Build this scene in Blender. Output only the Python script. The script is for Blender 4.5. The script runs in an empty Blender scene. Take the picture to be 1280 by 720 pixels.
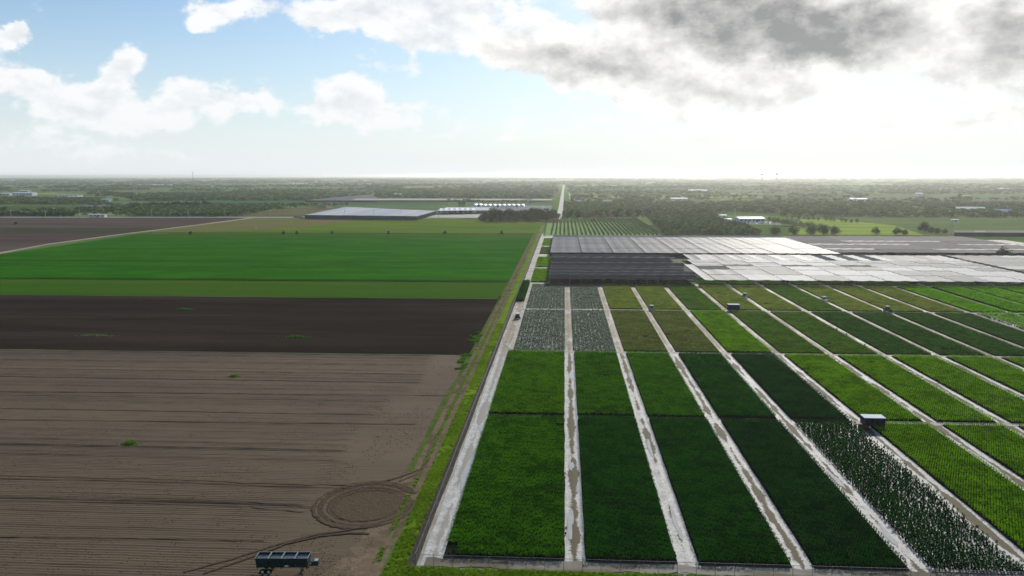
import bpy, math, random
import numpy as np
from mathutils import Vector, Matrix
random.seed(7); RNG = np.random.default_rng(11)
D2R = math.radians
scene = bpy.context.scene
COL = scene.collection

# ------------------------------------------------------------------ camera
H = 62.0                      # drone height above the fields
FPX = 1000.0                  # focal length in pixels of the 1280 px wide photograph
PITCH = math.atan(141 / 1000); YAW = math.atan(65.5 / 1009.9); ROLL = D2R(-0.09)
CROT = (Matrix.Rotation(YAW, 3, 'Z') @ Matrix.Rotation(math.pi / 2 - PITCH, 3, 'X') @ Matrix.Rotation(ROLL, 3, 'Z'))
cam = bpy.data.cameras.new('camera'); cam.sensor_width = 36; cam.lens = 36 * FPX / 1280
cam.clip_start = 0.5; cam.clip_end = 90000
co = bpy.data.objects.new('camera', cam); COL.objects.link(co)
co.matrix_world = Matrix.Translation((0, 0, H)) @ CROT.to_4x4()
scene.camera = co

# ------------------------------------------------------------------ view
scene.view_settings.view_transform = 'Standard'; scene.view_settings.look = 'None'
scene.view_settings.gamma = 1; scene.view_settings.use_curve_mapping = False
scene.view_settings.exposure = 0.0
scene.render.engine = 'CYCLES'
scene.cycles.use_denoising = True
scene.cycles.max_bounces = 6; scene.cycles.diffuse_bounces = 2; scene.cycles.glossy_bounces = 2
scene.cycles.transparent_max_bounces = 8; scene.cycles.transmission_bounces = 2; scene.cycles.volume_bounces = 1
scene.cycles.sample_clamp_indirect = 4

SUN_AZ = D2R(17); SUN_EL = D2R(27)
SUN = Vector((math.sin(SUN_AZ) * math.cos(SUN_EL), math.cos(SUN_AZ) * math.cos(SUN_EL), math.sin(SUN_EL)))

def pix_dir(x, y):
    return (CROT @ Vector((x - 640, 360 - y, -FPX))).normalized()
def G(x, y, z=0.0):
    d = pix_dir(x, y); t = (z - H) / d.z
    return Vector((d.x * t, d.y * t, z))

# ------------------------------------------------------------------ world: Nishita sky with clouds
world = bpy.data.worlds.new('World'); scene.world = world; world.use_nodes = True
def build_world():
    nt = world.node_tree; N = nt.nodes; L = nt.links
    for n in list(N): N.remove(n)
    out = N.new('ShaderNodeOutputWorld'); bg = N.new('ShaderNodeBackground'); L.new(bg.outputs[0], out.inputs[0])
    def put(sock, v):
        if isinstance(v, (int, float)): sock.default_value = v
        elif isinstance(v, (tuple, list, Vector)): sock.default_value = tuple(v)
        else: L.new(v, sock)
    def mth(op, a, b=0.0, c=0.0, clamp=False):
        n = N.new('ShaderNodeMath'); n.operation = op; n.use_clamp = clamp
        put(n.inputs[0], a); put(n.inputs[1], b); put(n.inputs[2], c); return n.outputs[0]
    def vec(op, a, b=(0, 0, 0), c=(0, 0, 0)):
        n = N.new('ShaderNodeVectorMath'); n.operation = op
        put(n.inputs[0], a); put(n.inputs[1], b); put(n.inputs[2], c)
        return n.outputs['Value'] if op in ('DOT_PRODUCT', 'LENGTH') else n.outputs[0]
    def noise(v, scale, detail=2, rough=.5, col=False):
        n = N.new('ShaderNodeTexNoise'); put(n.inputs['Vector'], v); n.inputs['Scale'].default_value = scale
        n.inputs['Detail'].default_value = detail; n.inputs['Roughness'].default_value = rough
        return n.outputs['Color' if col else 'Fac']
    def sstep(v, a, b):
        n = N.new('ShaderNodeMapRange'); n.interpolation_type = 'SMOOTHSTEP'
        put(n.inputs[0], v); n.inputs[1].default_value = a; n.inputs[2].default_value = b
        return n.outputs[0]
    def mix(f, a, b):
        n = N.new('ShaderNodeMix'); n.data_type = 'RGBA'
        put(n.inputs[0], f); put(n.inputs[6], a); put(n.inputs[7], b); return n.outputs[2]
    sky = N.new('ShaderNodeTexSky'); sky.sky_type = 'NISHITA'; sky.sun_disc = False
    sky.sun_elevation = SUN_EL; sky.sun_rotation = SUN_AZ; sky.altitude = 60
    sky.air_density = 1.0; sky.dust_density = 0.6; sky.ozone_density = 1.6
    base = vec('MULTIPLY', sky.outputs[0], (SKY_K * .72, SKY_K * .95, SKY_K * 1.12))
    tc = N.new('ShaderNodeTexCoord'); d = tc.outputs['Generated']
    sep = N.new('ShaderNodeSeparateXYZ'); L.new(d, sep.inputs[0]); dz = sep.outputs[2]
    # thin pale air above the horizon and forward scattering round the sun
    up = mth('MAXIMUM', dz, 0.0)
    hz = mth('POWER', 2.718, mth('MULTIPLY', up, -11.0))
    sd = mth('MAXIMUM', vec('DOT_PRODUCT', d, tuple(SUN)), 0.0)
    glow = mth('POWER', sd, 9.0); glow2 = mth('POWER', sd, 60.0)
    c = mix(mth('MULTIPLY', hz, .97, clamp=True), base, (.86, .90, .92, 1))
    veil = mth('MULTIPLY', glow, .62, clamp=True)
    c = mix(veil, c, (.94, .93, .90, 1))
    # clouds: a field of soft lobes broken up by noise
    w1 = vec('SUBTRACT', noise(vec('MULTIPLY', d, (1, 1, 1.5)), 7, 2, .5, True), (.5, .5, .5))
    w2 = vec('SUBTRACT', noise(d, 26, 4, .6, True), (.5, .5, .5))
    dw = vec('ADD', d, vec('ADD', vec('MULTIPLY', w1, (.060,) * 3), vec('MULTIPLY', w2, (.040,) * 3)))
    def lobes(lst):
        tot = 0.0
        for (x, y, a, b, w) in lst:
            cdir = pix_dir(x, y); e1 = Vector((cdir.y, -cdir.x, 0)).normalized(); e2 = e1.cross(cdir)
            k1 = e1 * (FPX / a); k2 = e2 * (FPX / b)
            u = mth('SUBTRACT', vec('DOT_PRODUCT', dw, tuple(k1)), k1.dot(cdir))
            v = mth('SUBTRACT', vec('DOT_PRODUCT', dw, tuple(k2)), k2.dot(cdir))
            r2 = mth('ADD', mth('MULTIPLY', u, u), mth('MULTIPLY', v, v))
            f = mth('MULTIPLY', mth('POWER', 2.718, mth('MULTIPLY', r2, -1.0)), w)
            tot = mth('ADD', f, tot)
        return tot
    front = sstep(vec('DOT_PRODUCT', d, (0, 1, 0)), .2, .6)
    fb = noise(vec('MULTIPLY', d, (1, 1, 1.6)), 21, 8, .60)
    fbig = noise(vec('MULTIPLY', d, (1, 1, 2.2)), 3.2, 5, .55)
    fbn = mth('SUBTRACT', fb, .5)
    Wl = mth('MULTIPLY', lobes(WHITE_LOBES), front); Dl = mth('MULTIPLY', lobes(DARK_LOBES), front)
    rest = mth('MULTIPLY', sstep(fbig, .5, .72), mth('SUBTRACT', 1.0, front))
    wd = mth('ADD', mth('ADD', Wl, rest), mth('MULTIPLY', fbn, 1.7))
    wa = sstep(wd, .30, .70)
    core = sstep(wd, .7, 1.5)
    # lit from behind and above: density sampled towards the sun shades the lower side
    fb2 = noise(vec('ADD', vec('MULTIPLY', d, (1, 1, 1.6)), (.008, .0, .020)), 21, 5, .60)
    side = mth('MULTIPLY', mth('SUBTRACT', fb2, fb), 2.2)
    wsh = mth('ADD', mth('MULTIPLY', core, .34), side, clamp=True)
    wcol = mix(wsh, (1.02, 1.02, 1.02, 1), (.62, .67, .73, 1))
    c = mix(mth('MULTIPLY', wa, .93), c, wcol)
    fsm = mth('SUBTRACT', noise(vec('MULTIPLY', d, (1, 1, 2.4)), 9, 4, .5), .5)
    dd = mth('ADD', Dl, mth('ADD', mth('MULTIPLY', fbn, .95), mth('MULTIPLY', fsm, .7)))
    da = sstep(dd, .28, .66)
    dcore = sstep(dd, .38, 2.35)
    dsh = mth('ADD', dcore, mth('MULTIPLY', side, .7), clamp=True)
    dcol = mix(dsh, (1.06, 1.05, 1.03, 1), (.20, .212, .228, 1))
    dcol = mix(mth('MULTIPLY', glow, .22), dcol, (1.0, .97, .90, 1))
    c = mix(da, c, dcol)
    # low air in front of the far clouds, and the glare of the hidden sun
    c = mix(mth('MULTIPLY', mth('POWER', 2.718, mth('MULTIPLY', up, -17.0)), .93), c, mix(glow, (.84, .885, .91, 1), (.975, .965, .935, 1)))
    c = vec('ADD', c, vec('MULTIPLY', (1.0, .97, .90), glow2)) if False else c
    L.new(c, bg.inputs[0]); bg.inputs[1].default_value = 1.0
SKY_K = 0.10
#            x,   y,   half width, half height, weight   (directions, taken from the photograph)
WHITE_LOBES = [(25, 112, 55, 15, .85), (100, 128, 40, 20, .75), (140, 92, 22, 26, .85), (163, 60, 20, 18, .8), (130, 120, 45, 25, .6),
               (235, 116, 36, 20, .95), (315, 128, 42, 16, .9), (200, 145, 120, 14, .55), (5, 48, 18, 7, .8),
               (275, 8, 50, 14, .85), (250, 28, 22, 12, .7), (400, 24, 55, 18, .9), (455, 14, 50, 26, .9),
               (447, 112, 42, 26, 1.15), (480, 138, 55, 16, .85), (410, 132, 28, 12, .6), (530, 30, 55, 38, 1.0), (590, 20, 60, 40, .9), (690, 40, 50, 28, .8), (760, 70, 60, 40, .8), (850, 60, 40, 25, .7),
               (40, 180, 80, 22, .4), (160, 185, 110, 16, .35), (560, 150, 90, 20, .35),
               (1180, 120, 120, 60, .3), (700, 150, 90, 30, .4), (-120, 90, 90, 30, .8), (-220, 40, 120, 40, .8)]
DARK_LOBES = [(630, 62, 50, 26, .78), (690, 82, 55, 26, .85), (745, 92, 50, 24, .85), (820, 108, 60, 24, .9), (900, 120, 65, 20, .95), (780, 60, 60, 30, .5),
              (990, 118, 45, 13, .75), (850, 12, 80, 24, .9), (960, 42, 120, 38, 1.6), (1070, 36, 90, 38, 1.3), (900, -15, 160, 30, 1.1), (1000, 70, 100, 14, .5),
              (1255, 30, 45, 42, 1.05), (1180, 95, 38, 11, .6), (1290, 85, 50, 25, .5), (1240, 138, 55, 12, .5), (1080, 152, 120, 9, .46), (880, 168, 130, 9, .42), (690, 150, 120, 10, .42), (620, 175, 140, 8, .4), (1400, 60, 120, 60, .9)]
build_world(); world.cycles.sampling_method = "MANUAL"; world.cycles.sample_map_resolution = 256

sl = bpy.data.lights.new('sun', 'SUN'); sl.energy = 4.8; sl.angle = D2R(0.6); sl.color = (1.0, .95, .86)
so = bpy.data.objects.new('sun', sl); COL.objects.link(so)
so.rotation_euler = SUN.to_track_quat('Z', 'Y').to_euler(); so.location = (200, 300, 300)

# ------------------------------------------------------------------ materials
MATS = {}
class NB:
    def __init__(s, name):
        s.m = bpy.data.materials.new(name); s.m.use_nodes = True; s.nt = s.m.node_tree; s.N = s.nt.nodes; s.L = s.nt.links
        s.b = s.N['Principled BSDF']; s.out = s.N['Material Output']
    def put(s, sock, v):
        if isinstance(v, (int, float)): sock.default_value = v
        elif isinstance(v, (tuple, list)): sock.default_value = v
        else: s.L.new(v, sock)
    def mth(s, op, a, b=0.0, c=0.0, clamp=False):
        n = s.N.new('ShaderNodeMath'); n.operation = op; n.use_clamp = clamp
        s.put(n.inputs[0], a); s.put(n.inputs[1], b); s.put(n.inputs[2], c); return n.outputs[0]
    def pos(s, stretch=(1, 1, 1), obj=False, off=(0, 0, 0)):
        src = s.N.new('ShaderNodeTexCoord').outputs['Object'] if obj else s.N.new('ShaderNodeNewGeometry').outputs['Position']
        n = s.N.new('ShaderNodeVectorMath'); n.operation = 'MULTIPLY_ADD'; s.L.new(src, n.inputs[0])
        n.inputs[1].default_value = stretch; n.inputs[2].default_value = off; return n.outputs[0]
    def noise(s, v, scale, detail=4, rough=.55):
        n = s.N.new('ShaderNodeTexNoise'); s.put(n.inputs['Vector'], v); n.inputs['Scale'].default_value = scale
        n.inputs['Detail'].default_value = detail; n.inputs['Roughness'].default_value = rough; return n.outputs['Fac']
    def step(s, v, a, b, lo=0.0, hi=1.0):
        n = s.N.new('ShaderNodeMapRange'); n.interpolation_type = 'SMOOTHSTEP'; s.put(n.inputs[0], v)
        n.inputs[1].default_value = a; n.inputs[2].default_value = b; n.inputs[3].default_value = lo; n.inputs[4].default_value = hi
        return n.outputs[0]
    def mix(s, f, a, b):
        n = s.N.new('ShaderNodeMix'); n.data_type = 'RGBA'; s.put(n.inputs[0], f)
        s.put(n.inputs[6], a if not isinstance(a, tuple) else (*a, 1)[:4]); s.put(n.inputs[7], b if not isinstance(b, tuple) else (*b, 1)[:4]); return n.outputs[2]
    def bump(s, h, strength=.5, dist=.1):
        n = s.N.new('ShaderNodeBump'); s.L.new(h, n.inputs['Height']); n.inputs['Strength'].default_value = strength
        n.inputs['Distance'].default_value = dist; s.L.new(n.outputs[0], s.b.inputs['Normal'])
    def done(s, col=None, rough=.9, spec=.3, metal=0.0):
        if col is not None: s.put(s.b.inputs['Base Color'], col if not isinstance(col, tuple) else (*col, 1)[:4])
        s.put(s.b.inputs['Roughness'], rough); s.put(s.b.inputs['Specular IOR Level'], spec); s.put(s.b.inputs['Metallic'], metal)
        MATS[s.m.name] = s.m; return s.m

def mat(name, c1, c2=None, scale=.3, rough=.9, spec=.0, stretch=(1, 1, 1), bump=0.0, c3=None, scale3=.02, metal=0.0, lo=.35, hi=.65, stretch3=(1, 1, 1), bdist=.1, bscale=None):
    b = NB(name)
    col = c1
    if c2 is not None:
        n1 = b.noise(b.pos(stretch), scale, 5, .6); col = b.mix(b.step(n1, lo, hi), c1, c2)
        if c3 is not None:
            n2 = b.noise(b.pos(stretch3, off=(31, 17, 3)), scale3, 4, .6); col = b.mix(b.step(n2, .42, .68), col, c3)
        if bump: b.bump(b.noise(b.pos(stretch), bscale or scale * 3, 4, .6), bump, bdist)
    return b.done(col, rough, spec, metal)

def leaf_mat(name, c1, c2, trans=.5, scale=.12, rough=.7, spec=.0):
    b = NB(name)
    oi = b.N.new('ShaderNodeObjectInfo')
    n1 = b.noise(b.pos(), scale, 3, .6); n2 = b.noise(b.pos(), 2.2, 2, .5)
    f = b.mth('ADD', b.mth('MULTIPLY', n1, .9), b.mth('MULTIPLY', oi.outputs['Random'], .35))
    f = b.mth('ADD', f, b.mth('MULTIPLY', b.mth('SUBTRACT', n2, .5), 1.5))
    col = b.mix(b.step(f, .25, .95), tuple(v * .72 for v in c1), tuple(v * 1.12 for v in c2))
    m = b.done(col, rough, spec)
    t = b.N.new('ShaderNodeBsdfTranslucent'); b.L.new(col, t.inputs[0])
    mx = b.N.new('ShaderNodeMixShader'); mx.inputs[0].default_value = trans
    b.L.new(b.b.outputs[0], mx.inputs[1]); b.L.new(t.outputs[0], mx.inputs[2]); b.L.new(mx.outputs[0], b.out.inputs[0])
    return m

# ------------------------------------------------------------------ mesh helpers
class MB:
    def __init__(s): s.v = []; s.f = []
    def add(s, vs, fs):
        o = len(s.v); s.v += [tuple(p) for p in vs]; s.f += [tuple(i + o for i in f) for f in fs]; return s
    def box(s, x0, x1, y0, y1, z0, z1, taper=0.0):
        t = taper
        return s.add([(x0 + t, y0 + t, z0), (x1 - t, y0 + t, z0), (x1 - t, y1 - t, z0), (x0 + t, y1 - t, z0),
                      (x0, y0, z1), (x1, y0, z1), (x1, y1, z1), (x0, y1, z1)],
                     [(3, 2, 1, 0), (4, 5, 6, 7), (0, 1, 5, 4), (1, 2, 6, 5), (2, 3, 7, 6), (3, 0, 4, 7)])
    def tube(s, p0, p1, r0, r1=None, n=6):
        p0 = Vector(p0); p1 = Vector(p1); r1 = r0 if r1 is None else r1
        a = (p1 - p0).normalized(); b = a.orthogonal().normalized(); c = a.cross(b)
        vs = [p0 + (b * math.cos(2 * math.pi * i / n) + c * math.sin(2 * math.pi * i / n)) * r0 for i in range(n)]
        vs += [p1 + (b * math.cos(2 * math.pi * i / n) + c * math.sin(2 * math.pi * i / n)) * r1 for i in range(n)]
        return s.add(vs, [(i, (i + 1) % n, n + (i + 1) % n, n + i) for i in range(n)] + [tuple(range(n - 1, -1, -1)), tuple(range(n, 2 * n))])
    def mesh(s, name, m=None, smooth=False):
        me = bpy.data.meshes.new(name); me.from_pydata(s.v, [], s.f)
        if m is not None: me.materials.append(m)
        if smooth: me.polygons.foreach_set('use_smooth', [True] * len(me.polygons))
        me.update(); return me
    def build(s, name, m, parent=None, smooth=False, loc=None):
        return link(name, s.mesh(name, m, smooth), parent, loc)
def link(name, me, parent=None, loc=None, rz=0.0):
    o = bpy.data.objects.new(name, me); COL.objects.link(o)
    if parent is not None: o.parent = parent
    if loc is not None: o.location = loc
    if rz: o.rotation_euler = (0, 0, rz)
    return o
def tag(o, label=None, cat=None, group=None, kind=None):
    if label: o['label'] = label
    if cat: o['category'] = cat
    if group: o['group'] = group
    if kind: o['kind'] = kind
    return o
def thing(name, label, cat, loc=(0, 0, 0), rz=0.0, group=None):
    return tag(link(name, None, None, loc, rz), label, cat, group)
def copy_tree(o, loc=None, rz=None, parent=None, label=None, scale=None):
    c = o.copy(); COL.objects.link(c)
    if parent is not None: c.parent = parent
    if loc is not None: c.location = loc
    if rz is not None: c.rotation_euler = (0, 0, rz)
    if scale is not None: c.scale = scale
    if label: c['label'] = label
    for ch in o.children: copy_tree(ch, parent=c)
    return c
def poly(name, pts, z, m, kind='structure', label=None, cat=None):
    me = bpy.data.meshes.new(name); me.from_pydata([(p[0], p[1], z) for p in pts], [], [tuple(range(len(pts)))])
    # counter-clockwise so that the normal points up
    a = sum(pts[i][0] * pts[(i + 1) % len(pts)][1] - pts[(i + 1) % len(pts)][0] * pts[i][1] for i in range(len(pts)))
    if a < 0: me.flip_normals()
    me.materials.append(m); o = link(name, me); return tag(o, label, cat, kind=kind)
def pxpoly(name, px, z, m, **k): return poly(name, [G(x, y)[:2] for x, y in px], z, m, **k)
def lerp_px(line, y):
    """x of a pixel polyline (sorted by y) at row y"""
    ys = [p[1] for p in line]; xs = [p[0] for p in line]
    return float(np.interp(y, ys, xs))
def ribbon(name, left, right, z, m, n=60, jitter=0.0, kind='structure', crown=0.0, seed=0):
    """sheet between two world polylines with the same number of points; ragged edges"""
    r = np.random.default_rng(seed)
    def res(pl):
        pl = np.array([(p[0], p[1]) for p in pl]); t = np.concatenate([[0], np.cumsum(np.linalg.norm(np.diff(pl, axis=0), axis=1))]); t /= t[-1]
        tt = np.linspace(0, 1, n); return np.stack([np.interp(tt, t, pl[:, 0]), np.interp(tt, t, pl[:, 1])], 1)
    A = res(left); B = res(right)
    if jitter:
        def wob():
            w = r.normal(0, 1, n); return np.convolve(w, np.ones(3) / 3, 'same')[:, None] * jitter
        dirn = (B - A) / np.maximum(np.linalg.norm(B - A, axis=1)[:, None], 1e-6)
        A = A + dirn * wob(); B = B + dirn * wob()
    mb = MB(); vs = []; cols = 4
    for i in range(n):
        for j in range(cols + 1):
            t = j / cols; p = A[i] * (1 - t) + B[i] * t
            vs.append((p[0], p[1], z + crown * math.sin(math.pi * t)))
    fs = []
    for i in range(n - 1):
        for j in range(cols):
            a = i * (cols + 1) + j; fs.append((a, a + 1, a + cols + 2, a + cols + 1))
    mb.add(vs, fs); o = mb.build(name, m)
    if o.data.polygons[0].normal.z < 0: o.data.flip_normals()
    return tag(o, kind=kind)

# --- scatter through geometry nodes: instances of the meshes of a collection on the points of a mesh
GROUPS = {}
def variants(key, meshes):
    c = bpy.data.collections.new('kit_' + key)
    for i, me in enumerate(meshes):
        o = bpy.data.objects.new('kit_%s_%02d' % (key, i), me); c.objects.link(o)
    g = bpy.data.node_groups.new('scatter_' + key, 'GeometryNodeTree')
    g.interface.new_socket('Geometry', in_out='INPUT', socket_type='NodeSocketGeometry')
    g.interface.new_socket('Geometry', in_out='OUTPUT', socket_type='NodeSocketGeometry')
    N = g.nodes; L = g.links
    gi = N.new('NodeGroupInput'); go = N.new('NodeGroupOutput'); ip = N.new('GeometryNodeInstanceOnPoints')
    ci = N.new('GeometryNodeCollectionInfo'); ci.inputs[0].default_value = c; ci.inputs['Separate Children'].default_value = True; ci.inputs['Reset Children'].default_value = True
    def att(nm, t):
        n = N.new('GeometryNodeInputNamedAttribute'); n.data_type = t; n.inputs[0].default_value = nm; return n.outputs[0]
    L.new(gi.outputs[0], ip.inputs['Points']); L.new(ci.outputs[0], ip.inputs['Instance']); ip.inputs['Pick Instance'].default_value = True
    L.new(att('vi', 'INT'), ip.inputs['Instance Index'])
    cx = N.new('ShaderNodeCombineXYZ'); L.new(att('rz', 'FLOAT'), cx.inputs[2])
    e2r = N.new('FunctionNodeEulerToRotation'); L.new(cx.outputs[0], e2r.inputs[0]); L.new(e2r.outputs[0], ip.inputs['Rotation'])
    L.new(att('sc', 'FLOAT_VECTOR'), ip.inputs['Scale'])
    L.new(ip.outputs[0], go.inputs[0]); GROUPS[key] = (g, len(meshes))
def scatter(name, key, pts, label, cat, rz=None, sc=None, parent=None, kind='stuff', group=None):
    pts = np.asarray(pts, dtype=np.float32); n = len(pts); g, nv = GROUPS[key]
    if pts.shape[1] == 2: pts = np.concatenate([pts, np.zeros((n, 1), np.float32)], 1)
    me = bpy.data.meshes.new(name); me.vertices.add(n); me.vertices.foreach_set('co', pts.ravel())
    a = me.attributes.new('vi', 'INT', 'POINT'); a.data.foreach_set('value', RNG.integers(0, nv, n).astype(np.int32))
    a = me.attributes.new('rz', 'FLOAT', 'POINT'); a.data.foreach_set('value', (RNG.uniform(0, 6.283, n) if rz is None else rz).astype(np.float32))
    if sc is None: sc = np.repeat(RNG.uniform(.8, 1.25, n)[:, None], 3, 1)
    a = me.attributes.new('sc', 'FLOAT_VECTOR', 'POINT'); a.data.foreach_set('vector', np.asarray(sc, np.float32).ravel())
    me.update(); o = link(name, me, parent); md = o.modifiers.new('scatter', 'NODES'); md.node_group = g
    return tag(o, label, cat, group, kind)

def inpoly(P, poly_):
    P = np.asarray(P); x, y = P[:, 0], P[:, 1]; r = np.zeros(len(P), bool); n = len(poly_)
    for i in range(n):
        x0, y0 = poly_[i][0], poly_[i][1]; x1, y1 = poly_[(i + 1) % n][0], poly_[(i + 1) % n][1]
        c = ((y0 > y) != (y1 > y)) & (x < (x1 - x0) * (y - y0) / (y1 - y0 + 1e-12) + x0); r ^= c
    return r
def valnoise(P, s, seed):
    """cheap value noise on world points"""
    r = np.random.default_rng(seed).uniform(0, 1, (64, 64)); q = np.asarray(P)[:, :2] / s; i = np.floor(q).astype(int); f = q - i; f = f * f * (3 - 2 * f)
    a = r[i[:, 0] % 64, i[:, 1] % 64]; b = r[(i[:, 0] + 1) % 64, i[:, 1] % 64]; c = r[i[:, 0] % 64, (i[:, 1] + 1) % 64]; d = r[(i[:, 0] + 1) % 64, (i[:, 1] + 1) % 64]
    return (a * (1 - f[:, 0]) + b * f[:, 0]) * (1 - f[:, 1]) + (c * (1 - f[:, 0]) + d * f[:, 0]) * f[:, 1]
#@@SETTING
# ================================================================== THE SETTING
# --- the ground, one sheet to the horizon
def build_ground():
    ax = [0]; s = 60.0
    while ax[-1] < 45000: ax.append(ax[-1] + s); s *= 1.35
    xs = sorted(set([-a for a in ax] + ax)); ys = [-600, -300] + ax
    vs = [(x, y, 0) for y in ys for x in xs]; n = len(xs)
    fs = [(j * n + i, j * n + i + 1, (j + 1) * n + i + 1, (j + 1) * n + i) for j in range(len(ys) - 1) for i in range(n - 1)]
    b = NB('plain_ground')
    # patchwork of far plots: bricks of different crops
    br = b.N.new('ShaderNodeTexBrick'); b.L.new(b.pos((1, 1, 1)), br.inputs['Vector']); br.inputs['Scale'].default_value = 1 / 900.0
    br.inputs['Color1'].default_value = (.085, .145, .045, 1); br.inputs['Color2'].default_value = (.17, .23, .075, 1)
    br.inputs['Mortar'].default_value = (.035, .050, .025, 1); br.inputs['Mortar Size'].default_value = .02; br.inputs['Brick Width'].default_value = 1.1; br.inputs['Row Height'].default_value = .55
    n1 = b.noise(b.pos(), .012, 6, .65); n2 = b.noise(b.pos((1, 1, 1), off=(900, 40, 0)), .0011, 4, .6)
    c = b.mix(b.step(n1, .40, .62), br.outputs[0], (.075, .115, .045))
    c = b.mix(b.step(n2, .58, .66), c, (.24, .25, .09))
    b.done(c, .95, .0)
    o = MB().add(vs, fs).build('ground', b.m); tag(o, kind='structure')
build_ground()

SOIL = mat('tilled_soil', (.114, .082, .053), (.094, .068, .045), .5, .95, .1, stretch=(.045, 1.3, 1), bump=.5, c3=(.128, .092, .058), scale3=.03, stretch3=(.2, 1, 1), bscale=2.5, bdist=.25)
SOIL_DARK = mat('moist_dark_soil', (.026, .020, .0155), (.020, .0155, .0125), .5, .95, .0, stretch=(.05, 1.3, 1), bump=.6, c3=(.046, .034, .027), scale3=.03, stretch3=(.15, 1, 1), bdist=.2)
SOIL_FAR = mat('far_reddish_soil', (.085, .062, .054), (.062, .046, .041), .05, .95, .0, stretch=(.1, 1, 1), c3=(.10, .078, .062), scale3=.01, stretch3=(.2, 1, 1))
SOIL_GREENISH = mat('sprouting_soil', (.040, .048, .026), (.058, .050, .038), .05, .95, .0, stretch=(.1, 1, 1))
TRACK = mat('dirt_track_soil', (.195, .145, .098), (.140, .105, .070), .7, .95, .0, bump=.5, c3=(.100, .077, .050), scale3=.16, bscale=2)
TRACK_MID = mat('track_grass_strip', (.115, .115, .045), (.070, .125, .020), .9, .95, .0, bump=.5, c3=(.06, .10, .02), scale3=.1)
VERGE = mat('verge_grass_soil', (.12, .20, .014), (.165, .22, .026), .5, .95, .0, bump=.7, c3=(.085, .16, .012), scale3=.08, bscale=4)
CROP = mat('green_crop', (.022, .128, .002), (.014, .098, .002), .12, .9, .0, stretch=(.05, 1, 1), bump=.8, c3=(.030, .140, .003), scale3=.04, stretch3=(.5, 1, 1), bscale=1.5, bdist=.3)
CROP_LINE = mat('dark_crop_line', (.012, .055, .010), (.018, .070, .012), .2, .9, .0, stretch=(.1, 1, 1))
STRIP = mat('mown_light_strip', (.038, .098, .006), (.058, .096, .012), .22, .95, .0, stretch=(.06, 1, 1), bump=.5, c3=(.030, .098, .006), scale3=.05, stretch3=(.15, 1, 1))
PASTURE = mat('upper_pasture', (.085, .145, .012), (.115, .158, .022), .03, .95, .0, stretch=(.35, 1, 1), c3=(.062, .130, .018), scale3=.008, stretch3=(.4, 1, 1))
PASTURE_DRY = mat('dry_pasture', (.135, .135, .045), (.115, .128, .036), .03, .95, .0, stretch=(.4, 1, 1), c3=(.15, .12, .062), scale3=.012)
MARL = mat('white_marl', (.34, .32, .29), (.26, .235, .20), .35, .75, .25, bump=.4, c3=(.20, .17, .13), scale3=.11, bscale=2)
ROADMAT = mat('pale_asphalt', (.30, .29, .28), (.24, .235, .23), .05, .8, .3)

DG0, DG1 = G(0, 317.5), G(312, 272.6)
def diag_x(y): return DG0.x + (DG1.x - DG0.x) * (y - DG0.y) / (DG1.y - DG0.y)
def ridged(name, x0, x1, y0, y1, sp, amp, nx, m, z=.05, seed=1, right_fade=0, circles=(), diag=False):
    """bed with real furrows running along X, uneven in depth"""
    r = np.random.default_rng(seed); nrow = int((y1 - y0) / sp); xs = np.linspace(x0, x1, nx)
    am = amp * (.45 + r.gamma(1.2, .3, nrow)); am = np.minimum(am, amp * 2.4)
    rows = []; tilt = .010
    prof = ((0, 0), (.28, .55), (.5, 1.0), (.74, .5))
    for k in range(nrow):
        for (t, h) in prof:
            if diag: xs = np.linspace(max(x0, diag_x(y0 + (k + t) * sp) + 3), x1, nx)
            y = y0 + (k + t) * sp + (xs - x1) * -tilt * 0
            P = np.stack([xs, np.full(nx, y0 + (k + t) * sp)], 1)
            wob = (valnoise(P, 9.0, seed) - .5) * .5 * sp
            hh = h * am[k] * (.75 + .5 * valnoise(P, 3.0, seed + 3)) + .04 * valnoise(P, 1.7, seed + 5)
            if right_fade:
                edge = x1 - right_fade * (.55 + .9 * valnoise(P, 26.0, seed + 9))
                hh *= np.clip((edge - xs) / 4.0, .12, 1)
            for (cx, cy, rr) in circles:
                q = np.hypot(P[:, 0] - cx, P[:, 1] - cy); hh *= np.clip((q - rr) / 2.0 + .25, .25, 1)
            rows.append(np.stack([xs, P[:, 1] + wob, z + hh], 1))
    R = np.stack(rows); n = len(rows)
    vs = R.reshape(-1, 3); idx = np.arange(n * nx).reshape(n, nx)
    fs = np.stack([idx[:-1, :-1], idx[:-1, 1:], idx[1:, 1:], idx[1:, :-1]], -1).reshape(-1, 4)
    me = bpy.data.meshes.new(name); me.from_pydata(vs.tolist(), [], fs.tolist()); me.materials.append(m); me.update()
    return tag(link(name, me), kind='structure')

CIR = G(458, 630)
ridged('tilled_field', -330, -32.3, 96, 271, .85, .075, 150, SOIL, seed=3, right_fade=12, circles=((CIR.x, CIR.y, 10.5),))
ridged('dark_soil_field', -420, -32.6, 271, 399, 1.2, .07, 60, SOIL_DARK, seed=5)
def line_strip(name, y0, y1, x0, x1, m, z, seed=0): return ribbon(name, [(x0, y0), (x1, y0)], [(x0, y1), (x1, y1)], z, m, n=80, jitter=.6, seed=seed)
line_strip('mown_strip', 399, 463, -520, -31.8, STRIP, .06, 2)
ridged('green_crop_field', -640, -32.2, 463, 800, 2.6, .16, 90, CROP, z=.06, seed=8, diag=True)
line_strip('crop_strip', 800, 853, diag_x(826), -31.8, STRIP, .07, 3)
line_strip('crop_edge', 848, 857, diag_x(852), -31.0, CROP_LINE, .10, 4)
line_strip('crop_edge', 806, 811, diag_x(808), -120, CROP_LINE, .10, 4)
line_strip('crop_edge', 462.5, 466, -520, -32, CROP_LINE, .60, 6)
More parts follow.
